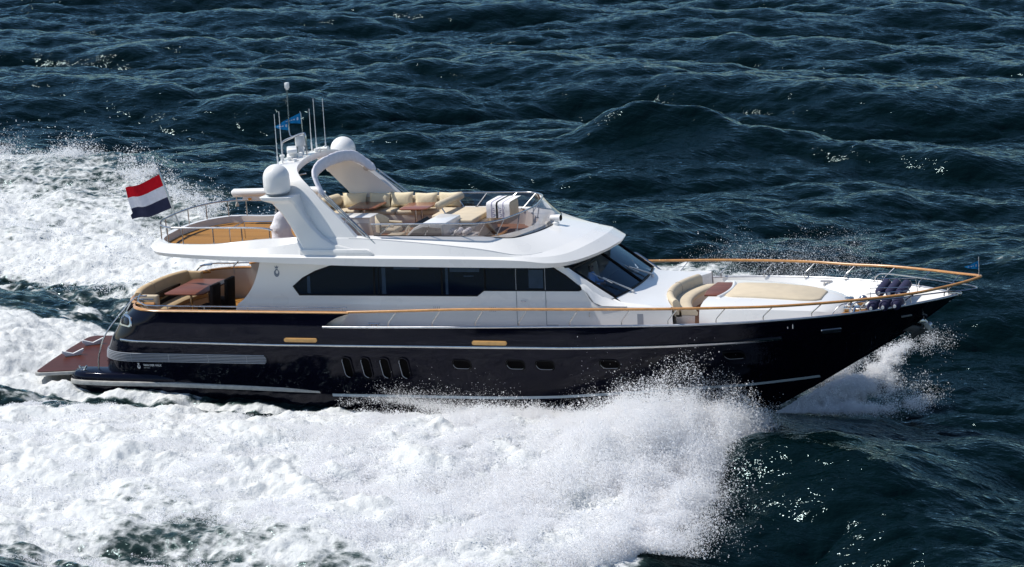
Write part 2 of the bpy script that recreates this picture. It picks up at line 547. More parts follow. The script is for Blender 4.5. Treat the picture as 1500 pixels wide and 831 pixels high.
for (p0, p1) in (((-15.05, -1.14), (-14.5, -0.76)), ((-15.12, 0.25), (-14.57, 0.63))):       # folded V-shaped chocks on the platform
    g = MB()
    a_, b_ = Vector((p0[0], p0[1], 0)), Vector((p1[0], p1[1], 0)); d_ = (b_ - a_)
    ol = [(0, 0.62), (0.5, 0.50), (1, 0.62), (1.0, 0.53), (0.82, 0.425), (0.18, 0.425), (0, 0.53)]
    g.prism([a_ + d_ * t + Vector((0, 0, z)) for t, z in ol], Vector((-d_.y, d_.x, 0)).normalized() * 0.09)
    obj('tender_chock', g, M['plastic'], YACHT, bevel=0.01)
for s in (-1, 1):
    path = [(-13.75, 2.45), (-13.82, 2.62), (-13.78, 2.82), (-13.6, 2.95), (-13.2, 3.03), (-12.3, 3.07), (-11.4, 3.06), (-10.6, 2.98), (-9.8, 2.86), (-9.0, 2.7)]
    rws = []
    for z, off in ((-0.2, -0.12), (0.05, -0.02), (0.30, 0.0), (0.42, -0.05), (0.46, -0.12)):
        zz = [z if i < 7 else z - (i - 6) * 0.02 for i in range(len(path))]
        rws.append([(x + (0.08 if i < 3 and off < -0.04 else 0), s * (y + off), zq) for i, ((x, y), zq) in enumerate(zip(path, zz))])
    rws.append([(x + 0.1, s * 2.3, min(0.46, p[2] + 0)) for (x, y), p in zip(path, rws[-1])])
    mb = MB(); mb.grid(rws)
    mb.add([rws[i][0] for i in range(6)], [tuple(range(6))])
    obj('stern_sponson', mb, M['navy'], YACHT, smooth=60)
    st = [(x, s * (y + 0.012), 0.155) for x, y in path[:7]] + [(x, s * (hy(x, z) + o), z) for x, z, o in ((-10.6, 0.13, 0.06), (-9.4, 0.10, 0.03), (-8.0, 0.07, 0.01), (-6.6, 0.03, -0.02), (-5.4, 0.0, -0.05))]
    st = catmull(st, 4)
    mb = MB()
    mb.grid([[(p[0] - (0.02 if p[0] < -13.6 else 0), p[1] + s * dy, p[2] + dz) for p in st] for dy, dz in ((-0.03, -0.075), (0.03, -0.06), (0.045, 0), (0.03, 0.06), (-0.03, 0.075))])
    obj('rubbing_strake', mb, M['rubber'], YACHT, smooth=60)
    g = MB()
    for q in (-1, 1):
        g.tube([(-13.42, s * 2.72, 0.44), (-13.42 + q * 0.13, s * 2.72, 0.60)], [0.035, 0.028])
    g.lathe([(0.09, 0.44), (0.09, 0.475), (0.05, 0.49)], (-13.42, s * 2.72, 0.0), n=14)
    obj('bollard', g, M['steel'], YACHT)

# ---- things fixed on the topsides
def on_side(name, mb_fn, m, **k):
    for s in (-1, 1):
        mb = mb_fn()
        if s > 0: mb.v = [(x, -y, z) for x, y, z in mb.v]
        obj(name, mb, m, YACHT, **k)
def strip(x0, x1, zf, w, off, n=60):
    """a thin raised band following the hull side"""
    mb = MB()
    xs = np.linspace(x0, x1, n)
    def row(dz, o): return [hp(x, zf(x) + dz, o) for x in xs]
    r = [row(-w / 2, 0.001), row(-w / 2, off), row(-w / 4, off * 1.25), row(w / 4, off * 1.25), row(w / 2, off), row(w / 2, 0.001)]
    return mb.grid(r)
zr = lambda x: lin(x, [-11.7, -6.8, 2, 8.1], [1.485, 1.43, 1.47, 1.62])
on_side('rub_rail', lambda: strip(-11.9, 8.05, zr, 0.065, 0.035), M['steel'], smooth=60)
zb = lambda x: lin(x, [-8, 1.7, 3.3, 5.3, 6.8, 8.6], [-0.12, -0.07, -0.02, 0.02, -0.02, 0.03])
on_side('boot_stripe', lambda: strip(-5.2, 8.62, zb, 0.085, 0.003, 90), M['stripe'])
def toe():
    pts = [hp(x, sheer(x) + 0.01, 0.0) + Vector((0, 0, 0.012)) for x in list(np.linspace(-5.22, 12.0, 60)) + [12.3, 12.5]]
    pts[-1] = Vector((12.53, -0.02, 2.37))
    return MB().tube(pts, 0.036, n=8)
on_side('toe_rail', toe, M['dullsteel'], smooth=60)
# long exhaust louvre that wraps the quarter
def louvre_back():
    mb = MB()
    xs = [tran_x(1.0) + 0.02 + 1.4 * (k / 24) ** 1.6 for k in range(25)] + list(np.linspace(-11.2, -7.1, 40))
    return mb.grid([[hp(x - (0.13 * (1 - math.sqrt(max(0, 1 - ((z - 0.98) / 0.141) ** 2))) if i == len(xs) - 1 else 0), z, 0.006) for i, x in enumerate(xs)] for z in np.linspace(0.84, 1.12, 9)])
on_side('louvre_panel', louvre_back, M['dark'], smooth=60)
def louvre_slats():
    mb = MB()
    xs = [tran_x(1.0) + 0.03 + 1.4 * (k / 24) ** 1.6 for k in range(25)] + list(np.linspace(-11.2, -7.12, 40))
    for z in np.linspace(0.86, 1.10, 6):
        xe = 0.12 * (1 - math.sqrt(max(0, 1 - ((z - 0.98) / 0.15) ** 2)))
        mb.grid([[hp(x - (xe if i == len(xs) - 1 else 0), z + dz, o) for i, x in enumerate(xs)] for dz, o in ((-0.017, 0.007), (-0.012, 0.03), (0.008, 0.03), (0.013, 0.007))])
    for x in (-11.55, -10.3, -9.0, -7.75):
        mb.grid([[hp(x + dx, z, 0.032) for dx in (-0.012, 0.012)] for z in np.linspace(0.85, 1.11, 5)])
    return mb
on_side('louvre_slats', louvre_slats, M['grille'], smooth=60)

def stadium(cx0, cz0, a, b, n=8, slant=0.0):
    """rounded slot outline, half-width a, half-height b"""
    pts, r = [], min(a, b)
    for qx, qz, a0 in ((1, 1, 0), (-1, 1, 90), (-1, -1, 180), (1, -1, 270)):
        for k in range(n + 1):
            an = R(a0 + 90 * k / n)
            x = qx * (a - r) + r * math.cos(an)
            z = qz * (b - r) + r * math.sin(an)
            pts.append((cx0 + x + slant * z, cz0 + z))
    return pts
def slot(ol, o0, o1):
    mb = MB()
    n = len(ol)
    ctr = (sum(p[0] for p in ol) / n, sum(p[1] for p in ol) / n)
    mb.add([hp(x, z, o0) for x, z in ol] + [hp(x, z, o1) for x, z in ol] +
           [hp(ctr[0] + (x - ctr[0]) * 0.82, ctr[1] + (z - ctr[1]) * 0.82, o1 + 0.004) for x, z in ol],
           [(i, (i + 1) % n, n + (i + 1) % n, n + i) for i in range(n)] +
           [(n + i, n + (i + 1) % n, 2 * n + (i + 1) % n, 2 * n + i) for i in range(n)] + [tuple(range(2 * n, 3 * n))])
    return mb
def frame(ol, grow, o0, o1):
    mb = MB()
    n = len(ol)
    cx0 = sum(p[0] for p in ol) / n; cz0 = sum(p[1] for p in ol) / n
    def sc(d): return [(x + d * np.sign(x - cx0) * min(1, abs(x - cx0) / 0.05), z + d * np.sign(z - cz0) * min(1, abs(z - cz0) / 0.05)) for x, z in ol]
    rings = [[hp(x, z, o0) for x, z in sc(grow)], [hp(x, z, o1) for x, z in sc(grow * 0.8)], [hp(x, z, o1) for x, z in sc(0.004)], [hp(x, z, o0) for x, z in sc(0)]]
    return mb.grid(rings, closed=True)
PORT_Z = [(-1.04, 0.93), (0.58, 0.95), (1.45, 0.95), (3.31, 0.99), (6.70, 1.14)]
for s in (-1, 1):
    def put(name, mb, m, parent=YACHT, **k):
        if s > 0: mb.v = [(x, -y, z) for x, y, z in mb.v]
        return obj(name, mb, m, parent, **k)
    for x, z in PORT_Z:
        ol = stadium(x, z, 0.25, 0.115, slant=-0.25)
        p = put('porthole', slot(ol, 0.001, 0.006), M['port'])
        put('porthole_frame', frame(ol, 0.04, 0.001, 0.030), M['black'], p, smooth=50)
        # pale line: light on the aft and lower rim, put into the colour
        put('porthole_highlight', MB().tube([hp(xx, zz, 0.03) for xx, zz in (ol[18], ol[20], ol[22], ol[24], ol[26], ol[27], ol[29])], 0.007, n=5), M['lip'], p)
    for x in (-4.56, -3.97, -3.38, -2.79):
        ol = stadium(x, 0.79, 0.125, 0.30, slant=-0.12)
        p = put('air_intake', slot(ol, 0.001, 0.006), M['port'])
        put('intake_frame', frame(ol, 0.035, 0.001, 0.045), M['navy'], p, smooth=50)
        put('intake_highlight', MB().tube([hp(xx, zz, 0.045) for xx, zz in (ol[14], ol[16], ol[17], ol[19], ol[21], ol[24], ol[27])], 0.009, n=5), M['lip'], p)  # lit edge of the intake, painted as a pale line
    for x0, x1, z in ((-6.46, -5.42, 1.595), (-0.65, 0.39, 1.59)):
        ol = stadium((x0 + x1) / 2, z, (x1 - x0) / 2, 0.058)
        put('step_pad', slot(ol, 0.001, 0.045), M['pad'], smooth=50)
    ol = stadium(-11.75, 2.02, 0.23, 0.095, slant=-0.15)
    p = put('fairlead', frame(ol, 0.06, 0.001, 0.04), M['steel'], smooth=50)
    put('fairlead_opening', slot(ol, 0.001, 0.003), M['black'], p)
    ol = stadium(9.32, 1.735, 0.24, 0.045, slant=0.3)
    p = put('fairlead', slot(ol, 0.001, 0.03), M['dullsteel'], smooth=50)
    put('fairlead_frame', frame(ol, 0.03, 0.001, 0.03), M['steel'], p, smooth=50)
    ol = stadium(11.2, 1.92, 0.13, 0.022, slant=0.3)
    put('bow_light', slot(ol, 0.001, 0.02), M['grey'], smooth=50)

# name lettering on the quarter
def lettering(text, size, x0, z0, off, m, name, parent=YACHT, plane=None, bold=0.0):
    cu = bpy.data.curves.new(name, 'FONT')
    cu.body = text; cu.size = size; cu.resolution_u = 2; cu.offset = bold
    tmp = bpy.data.objects.new(name + '_source', cu)
    me = bpy.data.meshes.new_from_object(tmp)
    bpy.data.objects.remove(tmp)
    mb = MB()
    vs = []
    for v in me.vertices:
        x, z = x0 + v.co.x, z0 + v.co.y
        vs.append(plane(x, z) if plane else hp(x, z, off))
    mb.add(vs, [tuple(p.vertices) for p in me.polygons])
    bpy.data.meshes.remove(me)
    return obj(name, mb, m, parent)
lettering('VAN DER VALK', 0.088, -11.20, 0.70, 0.008, M['letter'], 'name_lettering', bold=0.003)
lettering('SHIPYARD', 0.045, -11.20, 0.63, 0.008, M['letter'], 'name_lettering')
def emblem(cx0, cz0, h, fn):
    """small bird-like crest: a drop-shaped body, a ring cut into it, a crown on top"""
    mb = MB()
    n = 20
    o, i = [], []
    for k in range(n):
        a = 2 * math.pi * k / n
        x, z = 0.26 * h * math.sin(a), -0.36 * h * math.cos(a) - 0.10 * h
        if z > 0.1 * h: x *= 0.75
        o.append((cx0 + x, cz0 + z)); i.append((cx0 + x * 0.45 + 0.03 * h, cz0 + z * 0.45 + 0.02 * h))
    mb.add([fn(*p) for p in o] + [fn(*p) for p in i], [(k, (k + 1) % n, n + (k + 1) % n, n + k) for k in range(n)])
    cr = [(-0.13, 0.28), (0.13, 0.28), (0.19, 0.52), (0.07, 0.40), (0.0, 0.55), (-0.07, 0.40), (-0.19, 0.52)]
    mb.add([fn(cx0 + a * h, cz0 + b * h) for a, b in cr], [(0, 1, 2, 3, 4, 5, 6)])
    return mb
obj('emblem', emblem(-11.36, 0.70, 0.20, lambda x, z: hp(x, z, 0.008)), M['letter'], YACHT)

# ---- decks
DECK_SIDE = 1.84
def deck_z(x): return lin(x, [5.0, 6.5, 9.3, 10.2, 11.3, 12.5], [DECK_SIDE, 1.87, 1.96, 2.06, 2.22, 2.31])
mb = MB()
xs = list(np.linspace(-8.2, 5.0, 30))
mb.grid([[(x, -(hy(x, 1.84) - 0.03), DECK_SIDE) for x in xs], [(x, 0, DECK_SIDE) for x in xs], [(x, hy(x, 1.84) - 0.03, DECK_SIDE) for x in xs]])
obj('side_deck', mb, M['deckgrey'], YACHT)
mb = MB()
xs = list(np.linspace(5.0, 12.2, 40)) + [12.4, 12.48]
rws = []
for t in np.linspace(-1, 1, 13):
    rws.append([(x, t * max(0.0, hy(x, deck_z(x)) - 0.03), deck_z(x) + 0.03 * (1 - t * t)) for x in xs])
mb.grid(rws)
obj('foredeck', mb, M['deckwhite'], YACHT, smooth=60)
for s in (-1, 1):
    xs = list(np.linspace(-4.9, 12.3, 70))
    mb = MB(); mb.grid([[(x, s * max(0.0, hy(x, sheer(x)) - 0.03), sheer(x) + 0.012) for x in xs], [(x, s * max(0.0, hy(x, deck_z(x)) - 0.05), deck_z(x) - 0.02) for x in xs]])
    obj('bulwark_liner', mb, M['white'], YACHT)
mb = MB()
xs = np.linspace(8.9, 10.35, 12)
mb.grid([[(x, -(hy(x, 2.1) - 0.25) if t == 0 else -0.45 + 0.0 * x, deck_z(x) + 0.036) for x in xs] for t in (0, 1)])
obj('foredeck_teak', mb, M['teak'], YACHT)
mb = MB()
xs = list(np.linspace(-11.75, -7.2, 20))
mb.grid([[(x, -2.9, 1.42) for x in xs], [(x, 2.9, 1.42) for x in xs]])
obj('cockpit_floor', mb, M['teak'], YACHT)

# ---- toe-rail stanchions and the wooden bow rail
NEAR = [(-3.2, 1), (-1.85, 1), (-0.55, 1), (0.75, 1), (2.25, 1), (3.75, 1), (5.07, 1), (6.4, 1), (7.66, 1), (8.92, 1), (10.14, 1), (11.25, 1), (12.18, 1)]
RAIL = [(-4.45, 3.02, 2.415), (-3.0, 3.08, 2.47), (-1, 3.12, 2.55), (1, 3.15, 2.58), (3, 3.17, 2.60), (5, 3.16, 2.63), (6.56, 3.04, 2.645), (7.83, 2.86, 2.65),
        (9.08, 2.48, 2.655), (10.32, 2.07, 2.69), (11.52, 1.46, 2.72), (12.4, 0.78, 2.78), (12.85, 0.38, 2.83), (13.08, 0.12, 2.865)]
full = catmull([(x, -y, z) for x, y, z in RAIL] + [(13.14, 0, 2.875)] + [(x, y, z) for x, y, z in reversed(RAIL)], 6)
obj('bow_rail', MB().tube(full, 0.040, n=10), M['wood'], YACHT, smooth=60)
for s in (-1, 1):
    for x, _ in NEAR:
        b = Vector((x, s * max(0.3, hy(x, sheer(x)) - 0.06), sheer(x) + 0.01))
        xt = x + 0.30
        top = Vector((xt, s * lin(xt, [p[0] for p in RAIL], [p[1] for p in RAIL]), lin(xt, [p[0] for p in RAIL], [p[2] for p in RAIL]) - 0.02))
        kn = b + Vector((0.0, 0, 0.13))
        pts = catmull([b, b + Vector((0, 0, 0.08)), kn + Vector((0.02, 0, 0.02)), kn.lerp(top, 0.5), top], 4)
        obj('stanchion', MB().tube(pts, 0.0165, n=7), M['steel'], YACHT)
    # joint sleeves on the wooden rail
# inner pulpit rail of steel round the stem
pul = [(9.85, 0.95 + 0.9, 2.28), (9.95, 1.8, 2.48), (10.2, 1.76, 2.55), (11.3, 1.18, 2.56), (12.2, 0.60, 2.56), (12.7, 0.36, 2.555), (12.98, 0.12, 2.55)]
pts = catmull(pul + [(13.02, 0, 2.55)] + mir(list(reversed(pul))), 5)
obj('pulpit', MB().tube(pts, 0.019, n=8), M['steel'], YACHT)
# bow roller and the anchor stowed under the stem
g = MB()
g.box((12.42, 0, 2.40), (0.36, 0.16, 0.10)); g.tube([(12.56, -0.09, 2.38), (12.56, 0.09, 2.38)], 0.06, n=14)
obj('bow_roller', g, M['steel'], YACHT, bevel=0.012)
g = MB()
g.prism([(11.27, -0.05, 1.55), (11.53, -0.05, 1.69), (11.66, -0.05, 1.58), (11.54, -0.05, 1.44), (11.44, -0.05, 1.49)], (0, 0.10, 0))
obj('stem_plate', g, M['steel'], YACHT, bevel=0.015)
g = MB()
for y0 in (-0.24, 0.18):
    g.prism([(11.0, y0, 1.38), (11.29, y0, 1.54), (11.47, y0, 1.50), (11.54, y0, 1.40), (11.34, y0, 1.28), (11.22, y0, 1.20), (11.25, y0, 1.33)], (0, 0.06, 0))
g.prism([(11.17, -0.03, 1.09), (11.25, -0.05, 1.21), (11.51, -0.05, 1.39), (11.62, -0.05, 1.36), (11.56, -0.05, 1.28)], (0, 0.10, 0))
g.tube([(11.50, -0.24, 1.44), (11.50, 0.24, 1.44)], 0.045, n=8)
an = obj('anchor', g, M['anchor'], YACHT, bevel=0.012)
g = MB().lathe([(0.07, -0.13), (0.10, -0.11), (0.06, 0.0), (0.10, 0.11), (0.07, 0.13)], (11.67, 0, 1.47), n=16, axis=(0, 1, 0))
g.prism([(11.56, -0.14, 1.55), (11.66, -0.14, 1.60), (11.80, -0.14, 1.43), (11.70, -0.14, 1.36)], (0, 0.03, 0))
obj('anchor_swivel', g, M['dullsteel'], an)

# ---- deckhouse
def wy(z):                                         # half-breadth of the house wall (leans inwards going up)
    return lin(z, [1.84, 2.5, 3.75], [2.34, 2.30, 2.17])
SIDE = [(-8.40, 1.84), (-8.36, 2.2), (-8.26, 2.45), (-8.02, 2.62), (-7.82, 2.85), (-7.68, 3.1), (-7.58, 3.35), (-7.50, 3.60), (-7.46, 3.80),
        (1.80, 3.70), (1.98, 3.50), (2.28, 3.2), (2.52, 2.88), (2.74, 2.52)]
LOWER = [(2.95, 2.49), (4.98, 2.46), (5.02, 1.84)]
WIN = [(-6.42, 3.02), (-6.22, 2.755), (-0.71, 2.765), (-0.50, 2.92), (2.30, 2.93), (2.38, 2.97), (2.36, 3.05), (1.50, 3.60), (-4.9, 3.615), (-5.25, 3.57), (-5.72, 3.42), (-6.1, 3.22)]
def subdiv(ol, d=0.12):
    out = []
    for i, p in enumerate(ol):
        q = ol[(i + 1) % len(ol)]
        n = max(1, int(math.hypot(q[0] - p[0], q[1] - p[1]) / d))
        for k in range(n): out.append((p[0] + (q[0] - p[0]) * k / n, p[1] + (q[1] - p[1]) * k / n))
    return out
for s in (-1, 1):
    mb = MB()
    ol = SIDE + LOWER
    # side wall as horizontal strips so that it can lean and keep a soft knuckle below the windows
    def edge_x(z, back):
        if back: return lin(z, [1.84, 2.2, 2.45, 2.62, 2.85, 3.1, 3.35, 3.60, 3.80], [-8.40, -8.36, -8.26, -8.02, -7.82, -7.68, -7.58, -7.50, -7.46])
        return lin(z, [1.84, 2.46, 2.4601, 2.52, 2.88, 3.2, 3.5, 3.7, 3.8], [5.02, 5.0, 3.2, 2.74, 2.52, 2.28, 1.98, 1.80, 1.7])
    rws = []
    for z in list(np.linspace(1.84, 2.46, 8)) + [2.4605] + list(np.linspace(2.5, 3.78, 14)):
        a, b = edge_x(z, True), edge_x(z, False)
        dent = 0.022 * math.exp(-((z - 2.60) / 0.05) ** 2)
        rws.append([(a + (b - a) * t, s * (wy(z) - dent), z) for t in np.linspace(0, 1, 40)])
    mb.grid(rws)
    # the wing's inner skin, so that the trailing edge has thickness
    rin = [[(p[0] + 0.0, s * (abs(p[1]) - 0.14), p[2]) for p in r[:6]] for r in rws]
    mb.grid(rin)
    mb.grid([[r[0] for r in rws], [r[0] for r in rin]])
    wall = obj('house_side', mb, M['white'], YACHT, smooth=40)
    def wp(x, z, off): return Vector((x, s * (wy(z) + off), z))
    ow = subdiv(WIN, 0.5)
    n = len(ow)
    mb = MB()
    mb.add([wp(x, z, 0.004) for x, z in ow], [tuple(range(n))])
    w = obj('side_window', mb, M['pane'], YACHT)
    ctr = (-2.0, 3.17)
    mb = MB()
    def off2(d): 
        return [(x + d * (1 if x > 1.9 else (-1 if x < -6.0 else 0)), z + d * (1 if z > 3.17 else -1)) for x, z in ow]
    mb.grid([[wp(x, z, 0.002) for x, z in off2(0.03)], [wp(x, z, 0.012) for x, z in off2(0.022)], [wp(x, z, 0.012) for x, z in ow], [wp(x, z, 0.004) for x, z in off2(-0.012)]], closed=True)
    obj('window_frame', mb, M['black'], w)
    for x, ww in ((-3.86, 0.05), (-3.72, 0.02), (-1.77, 0.05), (-0.46, 0.05)):     # mullions
        mb = MB(); mb.grid([[wp(x + dx, z, o) for z in np.linspace(2.79 if x < -1 else 2.95, 3.59, 4)] for dx, o in ((-ww / 2, 0.005), (-ww / 2, 0.014), (ww / 2, 0.014), (ww / 2, 0.005))])
        obj('mullion', mb, M['black'], w)
    # pale curtains and blinds that show through the tint
    for x0, x1, z0, z1 in ((-5.98, -5.88, 2.80, 3.30), (-3.62, -3.50, 2.79, 3.55), (-3.25, -2.45, 3.50, 3.57), (-1.66, -1.58, 2.79, 3.56), (-1.52, -0.62, 3.43, 3.57), (-1.1, -0.8, 3.30, 3.33), (0.85, 1.28, 2.98, 3.5)):
        mb = MB(); mb.grid([[wp(x, z, 0.007) for z in np.linspace(z0, z1, 4)] for x in (x0, x1)])
        obj('curtain', mb, M['blind'], w)
    # wheelhouse door: seams, frame line and handle
    g = MB()
    for x in (0.47, 1.34):
        g.grid([[wp(x + dx, z, 0.015 if 2.93 < z < 3.64 else 0.003) for z in (1.86, 2.2, 2.55, 2.6, 2.65, 2.90, 2.935, 3.3, 3.63, 3.645, 3.68)] for dx in (-0.009, 0.009)])
    d = obj('door_seam', g, M['grey'], YACHT)
    g = MB().tube([wp(0.62, 2.62, 0.0), wp(0.62, 2.62, 0.05), wp(0.76, 2.62, 0.05)], 0.012)
    obj('door_handle', g, M['steel'], YACHT)
    for x0 in (-2.05, 0.0 - 0.35, 2.0):               # engine-room air slots in the lower wall
        g = MB()
        for q in range(4):
            g.grid([[wp(x0 + q * 0.055 + dx, z, 0.003) for z in (2.30, 2.44)] for dx in (0, 0.012)])
        if x0 < 1: obj('air_slot', g, M['grey'], YACHT)
    g = MB(); g.grid([[wp(4.0 + dx, z, 0.003) for z in (1.88, 2.28)] for dx in (0, 0.17)])
    obj('locker_grille', g, M['grille'], YACHT)
obj('emblem', emblem(-6.94, 3.42, 0.34, lambda x, z: Vector((x, -(wy(z) + 0.006), z))), M['emblem'], YACHT)

# after bulkhead of the saloon with its glass doors
mb = MB().box((-7.25, 0, 2.6), (0.10, 4.2, 2.3))
obj('aft_bulkhead', mb, M['white'], YACHT)
g = MB()
for y in (-0.95, 0.0, 0.95): g.box((-7.315, y, 2.35), (0.02, 0.88, 1.75))
obj('saloon_door', g, M['pane'], YACHT)
# wheelhouse inside: floor, dashboard, wheelhouse back wall
g = MB()
g.box((1.2, 0, 2.16), (4.0, 3.9, 0.04)); g.box((-0.6, 0, 2.95), (0.06, 4.1, 1.55))
obj('wheelhouse_lining', g, M['interior'], YACHT)
g = MB().box((2.72, 0, 2.52), (0.95, 3.4, 0.14), ry=R(8)); g.box((2.3, 0.0, 2.40), (0.25, 3.2, 0.38))
obj('dashboard', g, M['dark'], YACHT, bevel=0.03)
for y in (-0.58, 0.9):
    g = MB().box((1.80, y, 2.72), (0.14, 0.56, 0.66), ry=R(-8)); g.box((2.08, y, 2.42), (0.56, 0.54, 0.14)); g.box((2.05, y, 2.27), (0.2, 0.2, 0.24))
    obj('pilot_seat', g, M['tan'], YACHT, bevel=0.05)

# windscreen: two raked panes bulging forward, black frame and centre post
def ws(t, q):
    """t: -1..1 across, q: 0 bottom .. 1 top"""
    bx = 3.29 + 0.22 * (1 - t * t); bz = 2.665 - 0.0 * t
    tx = 2.04 + 0.26 * (1 - t * t); tz = 3.50 + 0.04 * (1 - t * t)
    return Vector((bx + (tx - bx) * q, (1.94 + 0.12 * q) * t, bz + (tz - bz) * q))
nrm = Vector((0.56, 0, 0.83))
for t0, t1 in ((-0.97, -0.02), (0.02, 0.97)):
    mb = MB(); mb.grid([[ws(t, q) for t in np.linspace(t0, t1, 9)] for q in np.linspace(0.03, 1, 7)])
    obj('windscreen_pane', mb, M['windscreen'], YACHT, smooth=70)
g = MB()
for a, b in (((-1, 0), (-1, 1)), ((1, 0), (1, 1)), ((0, 0), (0, 1))):
    g.tube([ws(a[0], q) + nrm * 0.005 for q in np.linspace(a[1], b[1], 6)], 0.045, n=6)
g.tube([ws(t, 0.0) for t in np.linspace(-1, 1, 17)], 0.035, n=6)
g.tube([ws(t, 0.99) for t in np.linspace(-1, 1, 17)], 0.05, n=6)
obj('windscreen_frame', g, M['black'], YACHT, smooth=60)
for (y0, x0, z0, y1, x1, z1) in ((-1.15, 3.56, 2.63, -1.58, 2.80, 3.10), (0.86, 3.58, 2.65, 0.32, 3.02, 3.00)):
    g = MB()
    a = Vector((x0, y0, z0)); b = Vector((x1, y1, z1)) + nrm * 0.06
    g.tube([a, a + Vector((-0.03, 0, 0.07)), b], [0.032, 0.028, 0.018], n=6)
    g.lathe([(0.05, -0.04), (0.05, 0.05), (0.02, 0.07)], a, n=10)
    g.tube([b + Vector((-0.32, 0.02, 0.12)), b + Vector((0.28, -0.02, -0.16))], 0.012, n=5)
    obj('wiper', g, M['letter'], YACHT)
# cowl round the windscreen and the forward trunk top
cowl_l = [ws(-1, q) + Vector((0, -0.01, 0)) for q in np.linspace(1, 0, 9)]
side_l = [Vector((lin(z, [2.49, 2.88, 3.2, 3.5, 3.7], [2.80, 2.52, 2.28, 1.98, 1.80]), -wy(z) + (0.0), z)) for z in np.linspace(3.55, 2.5, 9)]
for s in (-1, 1):
    mid = [a.lerp(b, 0.5) + Vector((0.04, -0.03, 0.03)) for a, b in zip(cowl_l, side_l)]
    rws = [cowl_l, [a.lerp(b, 0.5) for a, b in zip(cowl_l, mid)], mid, side_l]
    mb = MB(); mb.grid([[(p[0], s * -p[1] if s > 0 else p[1], p[2]) for p in r] for r in rws])
    obj('windscreen_cowl', mb, M['white'], YACHT, smooth=60)
    # raised fairing along the pillar foot
    fa = [Vector((2.32, -2.20, 3.13)), Vector((2.50, -2.20, 3.08)), Vector((2.72, -2.16, 2.90)), Vector((3.0, -2.12, 2.72)), Vector((3.4, -2.06, 2.56)), Vector((3.7, -2.0, 2.50))]
    lo = [Vector((2.45, -2.31, 2.97)), Vector((2.60, -2.33, 2.85)), Vector((2.78, -2.34, 2.60)), Vector((3.0, -2.33, 2.50)), Vector((3.4, -2.32, 2.49)), Vector((3.7, -2.315, 2.488))]
    inn = [p + Vector((0.0, 0.20, -0.05)) for p in fa]
    rws = [inn, fa, [a.lerp(b, 0.35) + Vector((0, -0.02, 0.02)) for a, b in zip(fa, lo)], lo]
    mb = MB(); mb.grid([[(p[0], s * -p[1] if s > 0 else p[1], p[2]) for p in r] for r in rws])
    obj('pillar_fairing', mb, M['white'], YACHT, smooth=60)
ts = np.linspace(-1, 1, 25)
r0 = [ws(t, 0.0) for t in ts]
r1 = [Vector((3.50 + 0.30 * (1 - t * t), 2.08 * t, 2.56 + 0.02 * (1 - t * t))) for t in ts]
r2 = [Vector((4.42 + 0.58 * t * t, 2.20 * t, 2.46 + 0.02 * (1 - t * t))) for t in ts]
r3 = [Vector((p.x, p.y, 1.86)) for p in r2]
mb = MB(); mb.grid([r0, r1, [a.lerp(b, .5) for a, b in zip(r1, r2)], r2]); mb.grid([r2, r3])
for s in (0, -1):                                     # strips between the trunk top and the side wall
    sg = 1 if s == -1 else -1
    xs = np.linspace(2.74, 4.98, 10)
    inn = [Vector((x, sg * lin(x, [2.74, 3.3, 3.5, 4.98], [1.98, 1.98, 2.08, 2.20]), lin(x, [2.74, 3.3, 3.5, 4.98], [2.62, 2.64, 2.56, 2.46]))) for x in xs]
    mb.grid([inn, [Vector((x, sg * (wy(2.47) - 0.03), 2.492)) for x in xs], [Vector((x, sg * wy(2.46), 2.455)) for x in xs]])
obj('trunk_top', mb, M['white'], YACHT, smooth=45)
g = MB().tube(catmull([(2.62, 2.12, 3.02), (2.75, 2.2, 3.03), (3.2, 2.2, 2.72), (3.45, 2.2, 2.52), (3.5, 2.18, 2.46)], 5), 0.03)
g.tube(catmull([(2.62, -2.30, 2.2), (2.62, -2.36, 2.2), (2.62, -2.36, 2.3), (2.62, -2.30, 2.3)], 2), 0.008)
obj('deck_handrail', g, M['steel'], YACHT)

# ---- foredeck seating: curved bench, table plinth, second trunk with the sun pad
def arc(y, x0=4.38, c=0.16): return x0 + c * y * y
ys = np.linspace(-1.86, 1.45, 25)
def band(prof, ys=ys):
    """prof: list of (dx, z) swept along the curved bench line"""
    mb = MB()
    rws = [[(arc(y) + dx, y, z) for y in ys] for dx, z in prof]
    mb.grid(rws + [rws[0]])
    n = len(prof)
    mb.add([r[0] for r in rws], [tuple(range(n))]); mb.add([r[-1] for r in rws], [tuple(range(n))])
    return mb
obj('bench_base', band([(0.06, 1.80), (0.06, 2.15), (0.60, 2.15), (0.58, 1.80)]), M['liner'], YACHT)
bb = obj('bench_back', band([(0.02, 2.10), (-0.03, 2.50), (0.0, 2.56), (0.07, 2.59), (0.15, 2.56), (0.19, 2.48), (0.22, 2.10)]), M['beige'], YACHT, smooth=60)
bs = obj('bench_seat', band([(0.15, 2.14), (0.15, 2.28), (0.52, 2.30), (0.65, 2.285), (0.69, 2.23), (0.67, 2.14)]), M['beige'], YACHT, smooth=60)
for y in (-0.75, 0.35):
    g = MB().tube([(arc(y) + dx, y, z) for dx, z in ((-0.032, 2.48), (0.0, 2.567), (0.07, 2.597), (0.15, 2.567), (0.197, 2.46), (0.215, 2.20))], 0.006, n=5)
    obj('seam', g, M['taupe'], bb)
